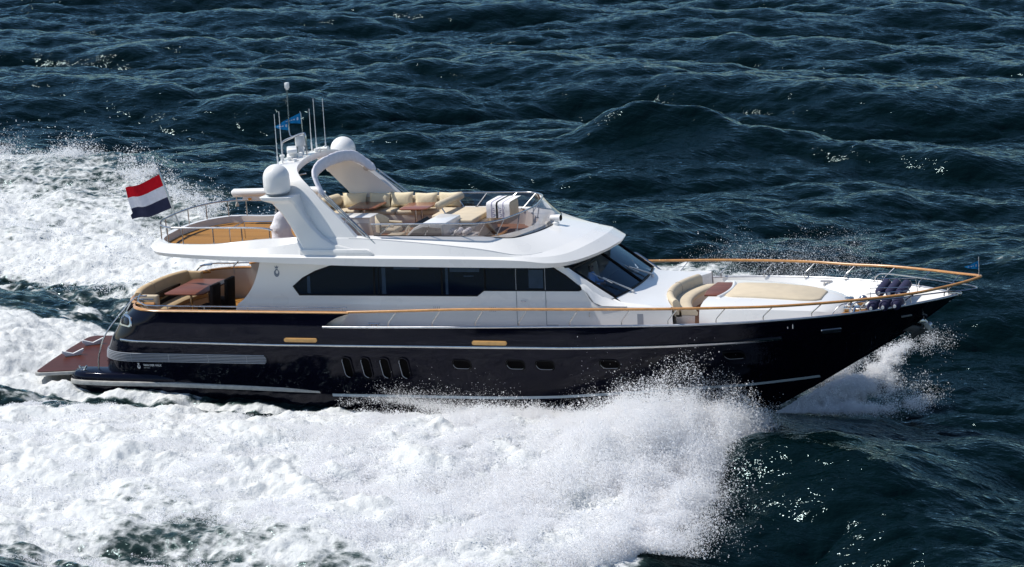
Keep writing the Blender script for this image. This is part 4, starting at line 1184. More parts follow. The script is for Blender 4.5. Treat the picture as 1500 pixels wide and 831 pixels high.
# ---- cockpit sofa along the transom
ys = np.linspace(-1.92, 1.25, 21)
def carc(y): return -12.06 + 0.30 * abs((y + 0.33) / 1.58) ** 3
def cband(prof):
    mb = MB(); rws = [[(carc(y) + dx, y, z) for y in ys] for dx, z in prof]
    mb.grid(rws + [rws[0]]); mb.add([r[0] for r in rws], [tuple(range(len(prof)))]); mb.add([r[-1] for r in rws], [tuple(range(len(prof)))])
    return mb
obj('sofa_trim', MB().tube(catmull([(-11.2, -2.0, 2.50), (-11.6, -1.98, 2.50), (-11.9, -1.78, 2.50), (-12.1, -1.2, 2.50), (-12.2, -0.3, 2.50)], 5), 0.024), M['steel'], YACHT)
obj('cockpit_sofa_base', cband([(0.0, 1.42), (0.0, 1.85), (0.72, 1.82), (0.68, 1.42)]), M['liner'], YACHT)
cb = obj('cockpit_sofa_back', cband([(-0.10, 2.35), (-0.12, 2.60), (-0.06, 2.68), (0.06, 2.69), (0.14, 2.64), (0.24, 1.98), (0.0, 1.95)]), M['tan'], YACHT, smooth=55)
obj('cockpit_sofa_seat', cband([(0.1, 1.85), (0.12, 2.0), (0.66, 2.02), (0.74, 1.96), (0.72, 1.84)]), M['tan'], YACHT, smooth=55)
obj('seam', MB().tube([(carc(0.0) + dx, -0.55, z) for dx, z in ((-0.06, 2.685), (0.06, 2.695), (0.145, 2.645), (0.243, 1.99))], 0.008, n=5), M['taupe'], cb)
obj('cockpit_sofa_end', cushion((-11.42, -1.86, 2.16), (0.66, 0.16, 0.90)), M['beige'], YACHT, bevel=0.05, seg=3)
obj('cockpit_sofa_end', MB().prism([(-11.95, 1.2, 2.0), (-11.2, 1.25, 2.0), (-11.2, 1.25, 2.64), (-11.9, 1.2, 2.67)], (0, 0.15, 0)), M['tan'], YACHT, bevel=0.05, seg=3)
# port wing of the saloon side: pale inner lining, wooden cap and gate rail
g = MB().tube(catmull([(-10.7, 2.55, 2.55), (-10.3, 2.55, 2.85), (-9.6, 2.5, 2.95), (-8.6, 2.42, 3.05), (-7.6, 2.3, 3.15)], 5), 0.022)
for x, z0, z1 in ((-10.7, 2.3, 2.56), (-9.6, 2.6, 2.95)): g.tube([(x, 2.53, z0), (x, 2.53, z1)], 0.018)
obj('gate_rail', g, M['dullsteel'], YACHT)
mb = MB().prism([(-10.05, 2.44, 1.45), (-10.05, 2.44, 2.62), (-9.6, 2.44, 2.72), (-8.6, 2.44, 2.86), (-7.3, 2.44, 2.98), (-7.3, 2.44, 1.45)], (0, 0.06, 0))
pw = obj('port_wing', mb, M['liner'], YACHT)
obj('cap_rail', MB().tube([(-10.1, 2.46, 2.64), (-9.6, 2.46, 2.75), (-8.6, 2.46, 2.89), (-7.4, 2.46, 3.01)], 0.04), M['wood'], pw)
g = MB().box((-8.1, 1.7, 1.85), (0.7, 0.55, 0.85))
cab = obj('cockpit_cabinet', g, M['tan'], YACHT, bevel=0.02)
g = MB().box((-8.1, 1.7, 2.30), (0.74, 0.6, 0.05)); g.lathe([(0.12, 0), (0.14, 0.12), (0.05, 0.2)], (-8.2, 1.6, 2.33), n=12); g.box((-7.95, 1.75, 2.40), (0.2, 0.2, 0.14))
obj('cabinet_top', g, M['dullsteel'], cab, bevel=0.01)

# ================================================================== LOOSE THINGS ABOARD
def table(name, label, x0, x1, y0, y1, z, m, zfloor, legs, group=None, oval=False, skew=0.0, rim=0.04):
    t = thing(name, label, 'table', ((x0 + x1) / 2, (y0 + y1) / 2, zfloor), group)
    mb = MB()
    if oval:
        ol = [(x0 + 0.05, y0, z), (x0 - 0.03 + 0.0, (y0 + y1) / 2, z), (x0 + 0.02, y1, z)]
        ol = catmull([(x0 + 0.08, y0, z), (x0 + 0.0, (y0 + y1) / 2, z), (x0 + 0.05, y1, z)], 6) + catmull([(x1 - 0.06, y1, z), (x1 + 0.12, (y0 + y1) / 2, z), (x1, y0, z)], 6)
    else:
        c = 0.12
        ol = [(x0 + c, y0, z), (x0, y0 + c, z), (x0, y1 - c, z), (x0 + c, y1, z), (x1 - c, y1, z), (x1, y1 - c, z), (x1, y0 + c, z), (x1 - c, y0, z)]
    mb.prism(ol, (0, 0, -rim))
    obj('table_top', mb, m, t, bevel=0.008)
    for (x, y) in legs:
        obj('leg', MB().tube([(x, y, zfloor), (x, y, z - rim)], 0.036, n=10), M['steel'], t)
        obj('foot', MB().lathe([(0.15, 0), (0.15, 0.02), (0.04, 0.05)], (x, y, zfloor), n=18), M['steel'], t)
    return t
table('cockpit_table', 'wide dark red-brown wooden table in front of the curved tan sofa on the aft deck', -11.35, -10.02, -1.12, 1.05, 2.46, M['mahogany'], 1.42, [(-10.65, -0.62), (-10.65, 0.55)])
table('fly_table', 'shaded orange-brown varnished table nearest the radar arch on the top deck', -5.90, -5.0, 0.82, 1.98, 4.70, M['flytable'], 3.985, [(-5.45, 1.15), (-5.45, 1.6)], 'varnished tables on the flybridge')
table('fly_table', 'fully sunlit varnished table beside the beige bolster on the top deck', -4.17, -3.27, 0.68, 1.78, 4.70, M['flytable'], 3.985, [(-3.72, 1.0), (-3.72, 1.5)], 'varnished tables on the flybridge')
table('bow_table', 'dark brown slatted table between the curved bench and the bow sun pad', 5.46, 6.05, -0.80, 0.86, 2.48, M['mahogany'], 1.885, [(5.78, -0.3), (5.78, 0.35)], oval=True)

# two dining chairs under black covers
def chair(label, x, y):
    t = thing('covered_chair', label, 'chair', (x, y, 1.42), 'black covered chairs at the aft table')
    g = MB()
    rws = []
    for z, hx, hyy in ((1.42, 0.28, 0.29), (1.8, 0.265, 0.275), (2.02, 0.26, 0.27)):
        rws.append([(x + hx * cx_, y + hyy * cy_, z) for cx_, cy_ in ((-1, -1), (0, -1.04), (1, -1), (1.03, 0), (1, 1), (0, 1.04), (-1, 1), (-1.03, 0))])
    g.grid(rws, closed=True); g.add(rws[-1], [tuple(range(8))])
    obj('seat_cover', g, M['blackcloth'], t, bevel=0.03)
    g = MB().box((x + 0.23, y, 2.30), (0.13, 0.56, 0.74), ry=R(5))
    obj('back_cover', g, M['blackcloth'], t, bevel=0.04)
    return t
chair('black cloth covered chair at the end of the aft deck table nearest the side rail', -10.08, -0.58)
chair('black cloth covered chair at the aft deck table, on the far side of its twin', -10.02, 0.30)

# helm chair
t = thing('helm_chair', 'cream upholstered helm chair behind the beige steering wheel on the top deck', 'chair', (-3.85, -1.0, 3.985))
g = MB()
rws = []
for a in np.linspace(-1.25, 1.25, 13):
    x, y = -3.80 - 0.30 * math.cos(a), -1.0 + 0.34 * math.sin(a)
    top = 4.86 - 0.20 * (abs(a) / 1.25) ** 2
    o_ = Vector((-math.cos(a) * 0.07, math.sin(a) * 0.07, 0))
    rws.append([Vector((x, y, 4.42)), Vector((x, y, top - 0.03)), Vector((x, y, top)) + o_ * 0.5 + Vector((0, 0, 0.03)), Vector((x, y, top - 0.03)) + o_, Vector((x, y, 4.40)) + o_])
g.grid([list(r) for r in rws]); g.grid([[r[4] for r in rws], [r[0] for r in rws]])
obj('backrest', g, M['beige'], t, smooth=60)
obj('seat', cushion((-3.72, -1.0, 4.42), (0.52, 0.56, 0.14)), M['beige'], t, bevel=0.05, seg=3)
obj('pedestal', MB().lathe([(0.22, 0), (0.22, 0.03), (0.06, 0.06), (0.06, 0.37), (0.14, 0.40)], (-3.75, -1.0, 3.985), n=18), M['steel'], t)
for s in (-1, 1):
    obj('armrest', MB().tube([(-3.92, -1.0 + s * 0.33, 4.60), (-3.5, -1.0 + s * 0.33, 4.58)], 0.035), M['beige'], t)
t = thing('helm_chair', 'low beige helm stool seat between the cream chair and the steering wheel', 'stool', (-3.32, -1.45, 3.985))
obj('seat', cushion((-3.38, -1.5, 4.34), (0.46, 0.5, 0.12)), M['beige'], t, bevel=0.05, seg=3)
obj('pedestal', MB().lathe([(0.18, 0), (0.18, 0.03), (0.05, 0.06), (0.05, 0.30), (0.12, 0.32)], (-3.38, -1.5, 3.985), n=16), M['steel'], t)

# throw pillows along the port sofa
def pillow(label, x, w, m, dz=0.0, tilt=-14):
    n = 11
    mb = MB(); top, bot = [], []
    q = Matrix.Rotation(R(tilt), 3, 'X')
    c = Vector((x, 2.02, 4.735 + dz))
    for sgn, rows_ in ((1, top), (-1, bot)):
        for i in range(n):
            r = []
            for j in range(n):
                a, b = -1 + 2 * i / (n - 1), -1 + 2 * j / (n - 1)
                th_ = 0.105 * ((1 - a * a) * (1 - b * b)) ** 0.42
                sx = 1 - 0.09 * (1 - b * b) * a * a
                sz = 1 - 0.12 * (1 - a * a) * b * b
                p = Vector((a * w / 2 * (1 - 0.08 * (1 - abs(b)) ** 1), sgn * th_, b * 0.23 * (1 - 0.10 * (1 - abs(a)))))
                r.append(c + q @ p)
            rows_.append(r)
    mb.grid(top); mb.grid(bot)
    return obj('pillow', mb, m, None, smooth=80, label=label, cat='pillow', group='pillows on the flybridge sofa', origin=(x, 2.0, 4.51 + dz))
pillow('fully shaded dull pillow at the aft end of the top deck sofa', -6.12, 0.80, M['cream'])
pillow('pillow with a band of shadow down its middle behind the shaded table', -5.28, 0.70, M['cream'])
pillow('plump sunlit pillow standing between the two varnished tables', -4.55, 0.74, M['cream'], 0.015)
pillow('sunlit cream pillow directly behind the sunlit varnished table', -3.76, 0.74, M['cream'], -0.01)
pillow('sunlit cream pillow half hidden by the long beige bolster', -2.98, 0.74, M['cream'])

# towels
t = thing('draped_towel', 'white towel with a dark stripe and small print draped over the forward seat', 'towel', (-0.82, 0.75, 4.42))
def drape(x0, x1, off):
    ol = [(0.20, 4.52), (0.225, 4.72), (0.22, 4.90), (0.26, 4.955), (0.40, 4.965), (0.9, 4.965), (1.30, 4.96)]
    mb = MB()
    rws = []
    for (y, z) in ol:
        rws.append([(x, y - off if z < 4.93 else y, z + (off if z >= 4.93 else 0) + 0.006 * math.sin(x * 40)) for x in np.linspace(x0, x1, 9)])
    return mb.grid(rws)
obj('towel_cloth', drape(-1.17, -0.45, 0.012), M['towel'], t, smooth=60)
obj('dark_stripe', drape(-0.87, -0.82, 0.020), M['black'], t, smooth=60)
obj('grey_stripe', drape(-1.02, -0.995, 0.020), M['print'], t, smooth=60)
obj('grey_stripe', drape(-0.665, -0.64, 0.020), M['print'], t, smooth=60)
g = MB()
for i in range(5):
    for xx in (-0.945, -0.73):
        g.box((xx + 0.012 * math.sin(i * 2.3), 0.205 - 0.013, 4.56 + 0.06 * i), (0.05, 0.004, 0.022))
obj('towel_print', g, M['print'], t)
def roll(label, x):
    t = thing('folded_towel', label, 'towel', (x, -1.15, 4.32), 'towels folded on the companion seat')
    obj('towel_roll', MB().tube([(x, -1.42, 4.40), (x, -1.38, 4.40), (x, -0.98, 4.40), (x, -0.94, 4.40)], [0.06, 0.085, 0.085, 0.06], n=14), M['towel'], t, smooth=60)
    g = MB()
    for q in (-1.28, -1.1): g.lathe([(0.088, -0.012), (0.088, 0.012)], (x, q, 4.40), n=14, axis=(0, 1, 0))
    obj('grey_stripe', g, M['print'], t)
for i, lb in enumerate(('rolled towel nearest the helm console on the companion seat', 'second rolled towel from the helm console on the companion seat', 'third rolled towel from the helm console, one before the last', 'rolled towel at the forward end of the companion seat row')):
    roll(lb, -2.06 + i * 0.26)

# pale cover bundled by the arch
mb = MB(); rws = []
for i in range(9):
    f = i / 8
    r = 0.30 * (1 - f ** 3.0) ** 0.5 * (1 + 0.1 * math.sin(i * 2)) + 0.01
    rws.append([(-7.25 + r * math.cos(a) * (1 + 0.14 * math.sin(3 * a + i)), -0.95 + r * math.sin(a) * (1 + 0.12 * math.cos(4 * a + 2 * i)), 4.045 + f * 0.95) for a in np.linspace(0, 2 * math.pi, 21)[:-1]])
mb.grid(rws, closed=True); mb.add(rws[0], [tuple(range(20))]); mb.add(rws[-1], [tuple(range(20))])
obj('bundled_cover', mb, M['canvas'], None, smooth=70, label='crumpled white cloth cover standing behind the radar arch leg', cat='cover', origin=(-7.25, -0.95, 4.04))

# fenders stowed on the bow
def fender(label, x, y0, y1, z0, z1, r):
    t = thing('fender', label, 'fender', (x, (y0 + y1) / 2, min(z0, z1)), 'navy cloth covered fenders on the bow')
    a, b = Vector((x, y0, z0)), Vector((x + 0.03, y1, z1))
    d = (b - a).normalized(); L = (b - a).length
    prof = [(0.03, -0.02), (0.07, 0.0), (r * 0.8, 0.03), (r, 0.11), (r, L - 0.11), (r * 0.8, L - 0.03), (0.06, L), (0.03, L + 0.02)]
    obj('fender_cover', MB().lathe(prof, a, n=20, axis=d), M['fender'], t, smooth=50)
    obj('end_eye', MB().lathe([(0.045, -0.05), (0.045, 0.005), (0.03, 0.01)], a, n=10, axis=d), M['plastic'], t)
    obj('lanyard', MB().tube([b, b + Vector((0.05, 0.08, 0.05)), b + Vector((0.12, 0.02, -0.05))], 0.015, n=6), M['rope'], t)
for i, lb in enumerate(('upper fender nearest the windlass in the bow rack', 'middle fender of the three lying across the upper bow rack', 'upper fender nearest the stem in the bow rack')):
    fender(lb, 10.47 + i * 0.29, -0.72 - i * 0.08, 0.42 - i * 0.05, 2.56, 2.60, 0.135)
for i, lb in enumerate(('low fender by the gunwale, the one nearest the windlass', 'low fender by the gunwale, between its two neighbours', 'low fender by the gunwale, the one nearest the stem')):
    fender(lb, 10.42 + i * 0.30, -1.72 + i * 0.14, -1.0 + i * 0.10, 2.36, 2.38, 0.145)
g = MB()
for y in (-0.85, 0.3):
    g.tube([(10.25, y, 2.32), (10.25, y, 2.72), (11.3, y + 0.05, 2.74), (11.35, y + 0.05, 2.30)], 0.014)
g.tube([(10.2, -1.45, 2.56), (11.3, -1.12, 2.60)], 0.012); g.tube([(10.2, -1.15, 2.62), (11.35, -0.85, 2.66)], 0.012)
obj('fender_rack', g, M['steel'], YACHT)

# ensign on its staff
obj('flag_staff', MB().tube([(-11.10, 0, 4.22), (-11.67, 0, 6.12)], 0.030).lathe([(0.0, -0.04), (0.035, 0), (0.0, 0.045)], (-11.68, 0, 6.14), n=10), M['steel'], YACHT)
t = thing('ensign', 'red, white and blue striped flag flying from the staff at the stern', 'flag', (-11.45, 0, 5.3))
nu, nv = 26, 12
def flag_pt(u, v):                                 # u along the fly, v from top to bottom
    h0, h1 = Vector((-11.61, 0, 5.98)), Vector((-11.29, 0, 4.93))
    f0, f1 = Vector((-13.02, 0.12, 5.50)), Vector((-12.78, 0.12, 4.52))
    p = h0.lerp(h1, v).lerp(f0.lerp(f1, v), u)
    p.y += 0.11 * math.sin(u * 7.5 + v * 1.2) * u + 0.04 * math.sin(u * 15 + v * 3) * u
    p.z += -0.05 * math.sin(u * math.pi) + 0.03 * math.sin(u * 9) * u
    p.x += (0.12 * (v - 0.35) ** 2 - (0.10 if v > 0.8 else 0)) * u ** 3
    return p
for nm, key, v0, v1 in (('red_stripe', 'flagred', 0, 1 / 3), ('white_stripe', 'flagwhite', 1 / 3, 2 / 3), ('blue_stripe', 'flagblue', 2 / 3, 1)):
    obj(nm, MB().grid([[flag_pt(u, v) for u in np.linspace(0.02, 1, nu)] for v in np.linspace(v0, v1, 6)]), M[key], t, smooth=80)
obj('hoist_line', MB().tube([(-11.62, 0.0, 6.0), (-11.25, 0, 4.8)], 0.008, n=5), M['rope'], t)

def pennant(label, hoist_top, hoist_bot, tip, ph):
    a, b, c = Vector(hoist_top), Vector(hoist_bot), Vector(tip)
    t = thing('pennant', label, 'pennant', tuple((a + b) / 2), None)
    def pt(u, v):
        p = a.lerp(b, v).lerp(c, u)
        p.y += 0.05 * math.sin(u * 6 + ph)
        return p
    obj('pennant_cloth', MB().grid([[pt(u, v) for u in np.linspace(0, 0.97, 14)] for v in np.linspace(0, 1, 6)]), M['pennant'], t, smooth=80)
    def mark(u0, u1, v0, v1):
        return [pt(u, v) + Vector((0, -0.012, 0)) for u, v in ((u0, v0), (u1, v0 + 0.02), (u1, v1 - 0.02), (u0, v1))]
    g = MB()
    m_ = mark(0.12, 0.20, 0.34, 0.66); g.add(m_, [(0, 1, 2, 3)])
    for k in range(4):
        m_ = mark(0.30 + k * 0.11, 0.37 + k * 0.11, 0.40, 0.58); g.add(m_, [(0, 1, 2, 3)])
    obj('pennant_mark', g, M['flagwhite'], t)
pennant('higher blue pennant with white marks on the bent mast behind the arch', (-6.67, -0.2, 7.80), (-6.69, -0.2, 7.47), (-7.35, -0.15, 7.50), 0.3)
pennant('lower blue pennant with white marks streaming from the tall arch mast', (-7.06, -0.2, 7.58), (-7.08, -0.2, 7.27), (-7.60, -0.2, 7.38), 2.0)
obj('jack_staff', MB().tube([(13.10, 0, 2.86), (13.10, 0, 3.42)], 0.016), M['steel'], YACHT)
pennant('small dark blue pennant with white marks on the staff at the bow tip', (13.08, 0, 3.30), (13.08, 0, 3.06), (12.68, 0.05, 3.12), 1.1)

# helmsman behind the windscreen
def person(label, origin):
    t = bpy.data.objects.new('person', None)
    me = bpy.data.meshes.new('person')
    J = {'pel': (0, 0, 0.12), 'belly': (0.0, 0, 0.30), 'chest': (0.02, 0, 0.50), 'neck': (0.03, 0, 0.64), 'head': (0.05, 0, 0.74), 'crown': (0.05, 0, 0.86),
         'shl': (0.02, 0.19, 0.56), 'ell': (0.14, 0.26, 0.32), 'wrl': (0.40, 0.16, 0.34), 'hal': (0.50, 0.13, 0.36),
         'shr': (0.02, -0.19, 0.56), 'elr': (0.14, -0.26, 0.32), 'wrr': (0.40, -0.16, 0.34), 'har': (0.50, -0.13, 0.36),
         'hil': (0.02, 0.10, 0.10), 'knl': (0.46, 0.13, 0.14), 'anl': (0.50, 0.12, -0.28), 'tol': (0.66, 0.12, -0.33),
         'hir': (0.02, -0.10, 0.10), 'knr': (0.46, -0.13, 0.14), 'anr': (0.50, -0.12, -0.28), 'tor': (0.66, -0.12, -0.33)}
    rad = {'pel': .14, 'belly': .14, 'chest': .15, 'neck': .055, 'head': .095, 'crown': .07, 'sh': .075, 'el': .05, 'wr': .035, 'ha': .04, 'hi': .10, 'kn': .07, 'an': .045, 'to': .04}
    keys = list(J)
    E_ = [('pel', 'belly'), ('belly', 'chest'), ('chest', 'neck'), ('neck', 'head'), ('head', 'crown')]
    for q in 'lr': E_ += [('chest', 'sh' + q), ('sh' + q, 'el' + q), ('el' + q, 'wr' + q), ('wr' + q, 'ha' + q), ('pel', 'hi' + q), ('hi' + q, 'kn' + q), ('kn' + q, 'an' + q), ('an' + q, 'to' + q)]
    me.from_pydata([J[k] for k in keys], [(keys.index(a), keys.index(b)) for a, b in E_], [])
    o = bpy.data.objects.new('person', me)
    C.objects.link(o)
    o.modifiers.new('skin', 'SKIN'); sb = o.modifiers.new('sub', 'SUBSURF'); sb.levels = 2; sb.render_levels = 2
    for i, k in enumerate(keys):
        r = rad.get(k, rad.get(k[:2], .05)); me.skin_vertices[0].data[i].radius = (r, r)
        me.skin_vertices[0].data[i].use_root = (k == 'pel')
    bpy.context.view_layer.update()
    dg = bpy.context.evaluated_depsgraph_get()
    ev = bpy.data.meshes.new_from_object(o.evaluated_get(dg))
    o.modifiers.clear()
    o.data = ev
    for m_ in ('skin', 'shirt', 'trousers', 'hair'): ev.materials.append(M[m_])
    for p in ev.polygons:
        c = p.center; p.use_smooth = True
        if c.z > 0.66: p.material_index = 3 if (c.z > 0.80 or c.x < 0.02) else 0
        elif c.x > 0.36 and c.z > 0.25: p.material_index = 0
        elif c.z > 0.20 and c.x < 0.40: p.material_index = 1
        else: p.material_index = 2
    place(o, origin)
    o['label'] = label; o['category'] = 'person'
    return o
person('seated person in a light blue shirt steering behind the tinted windscreen', (2.14, -0.58, 2.44))

# ================================================================== THE SEA
rng = np.random.RandomState(11)
NF, LF = 2048, 192.0
kx1 = 2 * np.pi * np.fft.fftfreq(NF, LF / NF)
KX, KY = np.meshgrid(kx1, kx1[:NF // 2 + 1].copy(), indexing='ij')
KY[:, -1] = abs(KY[:, -1])
KK = np.hypot(KX, KY); KK[0, 0] = 1e-6
def field(amp, want):
    w = (rng.normal(size=KK.shape) + 1j * rng.normal(size=KK.shape)) * amp
    w[0, 0] = 0
    h = np.fft.irfft2(w, s=(NF, NF))
    s = want / h.std()
    return w * s, h * s
wd = np.array([0.20, -0.98])
cosw = (KX * wd[0] + KY * wd[1]) / KK
def band_amp(lp, power, spread, lmin, iso=0.0):
    kp = 2 * np.pi / lp
    S = KK ** (-power) * np.exp(-1.1 * (kp / KK) ** 2) * (iso + (1 - iso) * np.abs(cosw) ** spread) * np.exp(-(KK * lmin / 6.28) ** 2)
    return np.sqrt(S)
sw, h1 = field(band_amp(23.0, 4.5, 5.0, 0.5), 0.48)
ch, h2 = field(band_amp(5.5, 4.0, 2.6, 0.30, 0.15), 0.10)
tot = sw + ch
Hf = (h1 + h2).astype(np.float32)
Dx = np.fft.irfft2(1j * KX / KK * tot, s=(NF, NF)).astype(np.float32)
Dy = np.fft.irfft2(1j * KY / KK * tot, s=(NF, NF)).astype(np.float32)
_, tb = field(np.sqrt(KK ** (-2.9) * np.exp(-(6.28 / 2.6 / KK) ** 2) * np.exp(-(KK * 0.26 / 6.28) ** 2)), 1.0)
_, big = field(np.sqrt(KK ** (-3.2) * np.exp(-(6.28 / 11.0 / KK) ** 2) * np.exp(-(KK * 0.5 / 6.28) ** 2)), 1.0)
tb = tb.astype(np.float32); big = big.astype(np.float32)
def samp(F, x, y):
    u = (np.asarray(x) / LF * NF) % NF; v = (np.asarray(y) / LF * NF) % NF
    i = np.floor(u).astype(np.int64); j = np.floor(v).astype(np.int64)
    a = (u - i).astype(np.float32); b = (v - j).astype(np.float32)
    i %= NF; j %= NF; i1 = (i + 1) % NF; j1 = (j + 1) % NF
    return F[i, j] * (1 - a) * (1 - b) + F[i1, j] * a * (1 - b) + F[i, j1] * (1 - a) * b + F[i1, j1] * a * b
def sst(a, b, x):
    t = np.clip((x - a) / (b - a), 0, 1); return t * t * (3 - 2 * t)

# the wake: b is the distance abeam of the keel line
X_OUT = [-60, -36, -29, -24, -20, -8, -5, -2, 0, 4, 5.8, 6.8, 7.4, 7.9, 8.2]
B_OUT = [38, 30.5, 27.5, 24.3, 21, 17.3, 16.2, 16.1, 15.8, 14.4, 13.0, 11.3, 8.6, 4.5, 0.0]
def wake(x, y):
    """returns (height of the raised water, foam cover 0..1)"""
    b = np.abs(y)
    bo = np.interp(x, X_OUT, B_OUT) + 0.9 * samp(big, x * 1.3 + 40, y * 1.3)
    bi = np.interp(x, [-60, -24, -14.5, -10.8, -5, -2.5, -1.0, 3, 6.5, 8.5], [24, 9.6, 5.8, 4.6, 4.3, 4.0, 2.5, 2.0, 0.8, 0.2]) + 0.30 * samp(big, x * 2 + 9, y * 2)
    across = np.clip((b - bi) / np.maximum(bo - bi, 0.5), -1, 2)
    body = sst(-0.02, 0.06, across) * (1 - sst(1.0, 1.28, across)) * (1 - sst(6.5, 7.8, x))
    ridge = np.exp(-((across - 0.28) / 0.24) ** 2) * (1 - sst(5.2, 7.4, x))
    hgt = np.interp(x, [-40, -20, -9, -2, 2, 5.5, 7.5], [0.25, 0.30, 0.32, 0.36, 0.48, 0.85, 0.35])
    h = ridge * hgt
    trough = np.exp(-((b - (bi - 0.9)) / 0.8) ** 2) * (1 - sst(-4, -1, x)) * 0.28
    h = h - trough
    h = h - 0.35 * np.exp(-((x + 14.6) / 2.2) ** 4) * (1 - sst(3.2, 4.2, b))
    wash = (1 - sst(3.0, 4.3, b + 0.5 * samp(big, x, y * 2))) * (1 - sst(-13.2, -12.4, x))
    old = np.interp(x, [-60, -30, -16, -6, 3, 8], [0.60, 0.73, 0.79, 0.90, 1.0, 1.0])
    thin = np.interp(across, [-0.1, 0, 0.15, 0.55, 0.80, 0.98, 1.2], [0, 0.85, 1.05, 1.0, 0.80, 0.62, 0.34])
    foam = np.maximum(body * old * thin, wash * 0.80)
    gaps = np.clip(samp(big, x * 0.55 + 20, y * 1.7 + 5) - 0.25, 0, 1.5) * (1 - sst(-3, 3, x))
    foam = foam - 0.07 * gaps * (foam > 0.2)
    # streaks of thin foam in the smooth trough astern
    tr = (1 - sst(-9, -4, x)) * (b < bi + 0.5)
    foam = np.maximum(foam, tr * (0.40 + 0.10 * samp(big, x * 3, y * 6)))
    edge = np.exp(-((b - 3.2) / 0.28) ** 2) * (1 - sst(-4, -2, x)) * sst(-16, -13, x)
    foam = np.maximum(foam, edge * 0.85)
    return h, np.clip(foam, 0, 1.1)

CG = np.array([CAM_POS.x, CAM_POS.y])
fwd_h = np.array([-back.x, -back.y]); fwd_h /= np.linalg.norm(fwd_h)
rgt_h = np.array([fwd_h[1], -fwd_h[0]])
dl = [-6000, -3000, -1500, -700, -350, -180, -110, -75, -55, -42] + list(np.arange(-34, 36, 0.28))
d = 36.0
while d < 205: dl.append(d); d += 0.062 + 0.16 * max(0, d - 40) / 120
while d < 380: dl.append(d); d += 0.7
dl += [385, 395, 420, 470, 560, 900, 1600, 3000, 6000]
dl = np.array(dl)
NS = 900
so = np.cumsum(np.linspace(0.08, 0.62, 130))
so = np.concatenate([so, [so[-1] + q for q in (4, 12, 30, 80, 250, 1000, 6000)]])
lat_in = np.concatenate([np.full(len(so), -1.0), np.linspace(-1, 1, NS), np.full(len(so), 1.0)])
lat_out = np.concatenate([-so[::-1], np.zeros(NS), so])
D, S_ = np.meshgrid(dl, lat_in, indexing='ij')
SO = np.broadcast_to(lat_out, D.shape)
half_w = 0.285 * np.maximum(D, 30) + 4.0
lat = S_ * half_w + SO
X = CG[0] + fwd_h[0] * D + rgt_h[0] * lat
Y = CG[1] + fwd_h[1] * D + rgt_h[1] * lat
keep = (1 - sst(330, 400, D)) * (1 - sst(36, 46, np.abs(SO))) * sst(-42, -30, D)
wh, foam = wake(X, Y)
calm = np.exp(-(np.maximum(0, np.abs(Y) - 2.6) / 2.0) ** 2) * sst(-22, -12, X) * (1 - sst(8, 11, X))
calm = np.maximum(calm, 0.55 * np.clip(foam, 0, 1))
amp = keep * (1 - 0.80 * calm)
# a steep swell rolling in ahead of the bow on the near side, another one abeam beyond the yacht
def swell(x0, y0, ang, length, width, height):
    c, s = math.cos(ang), math.sin(ang)
    u = (X - x0) * c + (Y - y0) * s
    v = -(X - x0) * s + (Y - y0) * c
    v = v + 0.02 * u * u * 0.3
    e = np.where(v > 0, np.exp(-(v / (width * 1.7)) ** 2), np.exp(-(v / width) ** 2))
    return height * e * np.exp(-(u / length) ** 4)
macro = swell(11.8, -8.3, -0.75, 7.5, 1.7, 0.85) - swell(9.6, -10.6, -0.75, 7, 2.2, 0.35) + swell(-7.6, 42.5, 0.12, 3.8, 1.5, 1.5) + swell(-2.0, 41.5, -0.05, 9, 1.6, 0.85) - swell(-4, 38.5, 0.0, 8, 2.0, 0.35)
Z = samp(Hf, X, Y) * amp + wh * keep + macro * keep * (1 - 0.9 * np.clip(foam, 0, 1))
tfo = np.clip(foam, 0, 1) * keep
Z += tfo * (0.085 * samp(tb, X * 0.62, Y * 1.15) + 0.045 * np.abs(samp(tb, X * 1.5 + 31, Y * 2.5)))
XX = X - 1.15 * samp(Dx, X, Y) * amp
YY = Y - 1.15 * samp(Dy, X, Y) * amp
# keep the water surface from climbing into the hull
nr, nc = D.shape
co = np.stack([XX, YY, Z], -1).reshape(-1, 3).astype(np.float32)
idx = np.arange(nr * nc).reshape(nr, nc)
quads = np.stack([idx[:-1, :-1], idx[:-1, 1:], idx[1:, 1:], idx[1:, :-1]], -1).reshape(-1, 4).astype(np.int32)
me = bpy.data.meshes.new('sea')
me.vertices.add(len(co)); me.vertices.foreach_set('co', co.ravel())
me.loops.add(quads.size); me.loops.foreach_set('vertex_index', quads.ravel())
me.polygons.add(len(quads))
me.polygons.foreach_set('loop_start', np.arange(0, quads.size, 4, dtype=np.int32))
me.polygons.foreach_set('use_smooth', np.ones(len(quads), dtype=bool))
me.update(calc_edges=True)
at = me.attributes.new('foam', 'FLOAT', 'POINT')
crest = sst(0.75, 1.1, (Z - wh - macro) * keep) * sst(0.6, 1.6, samp(tb, X * 0.9, Y * 0.9)) * 0.45
at.data.foreach_set('value', np.maximum(foam * keep, crest).ravel().astype(np.float32))
sea = bpy.data.objects.new('sea', me)
C.objects.link(sea)
sea['kind'] = 'structure'

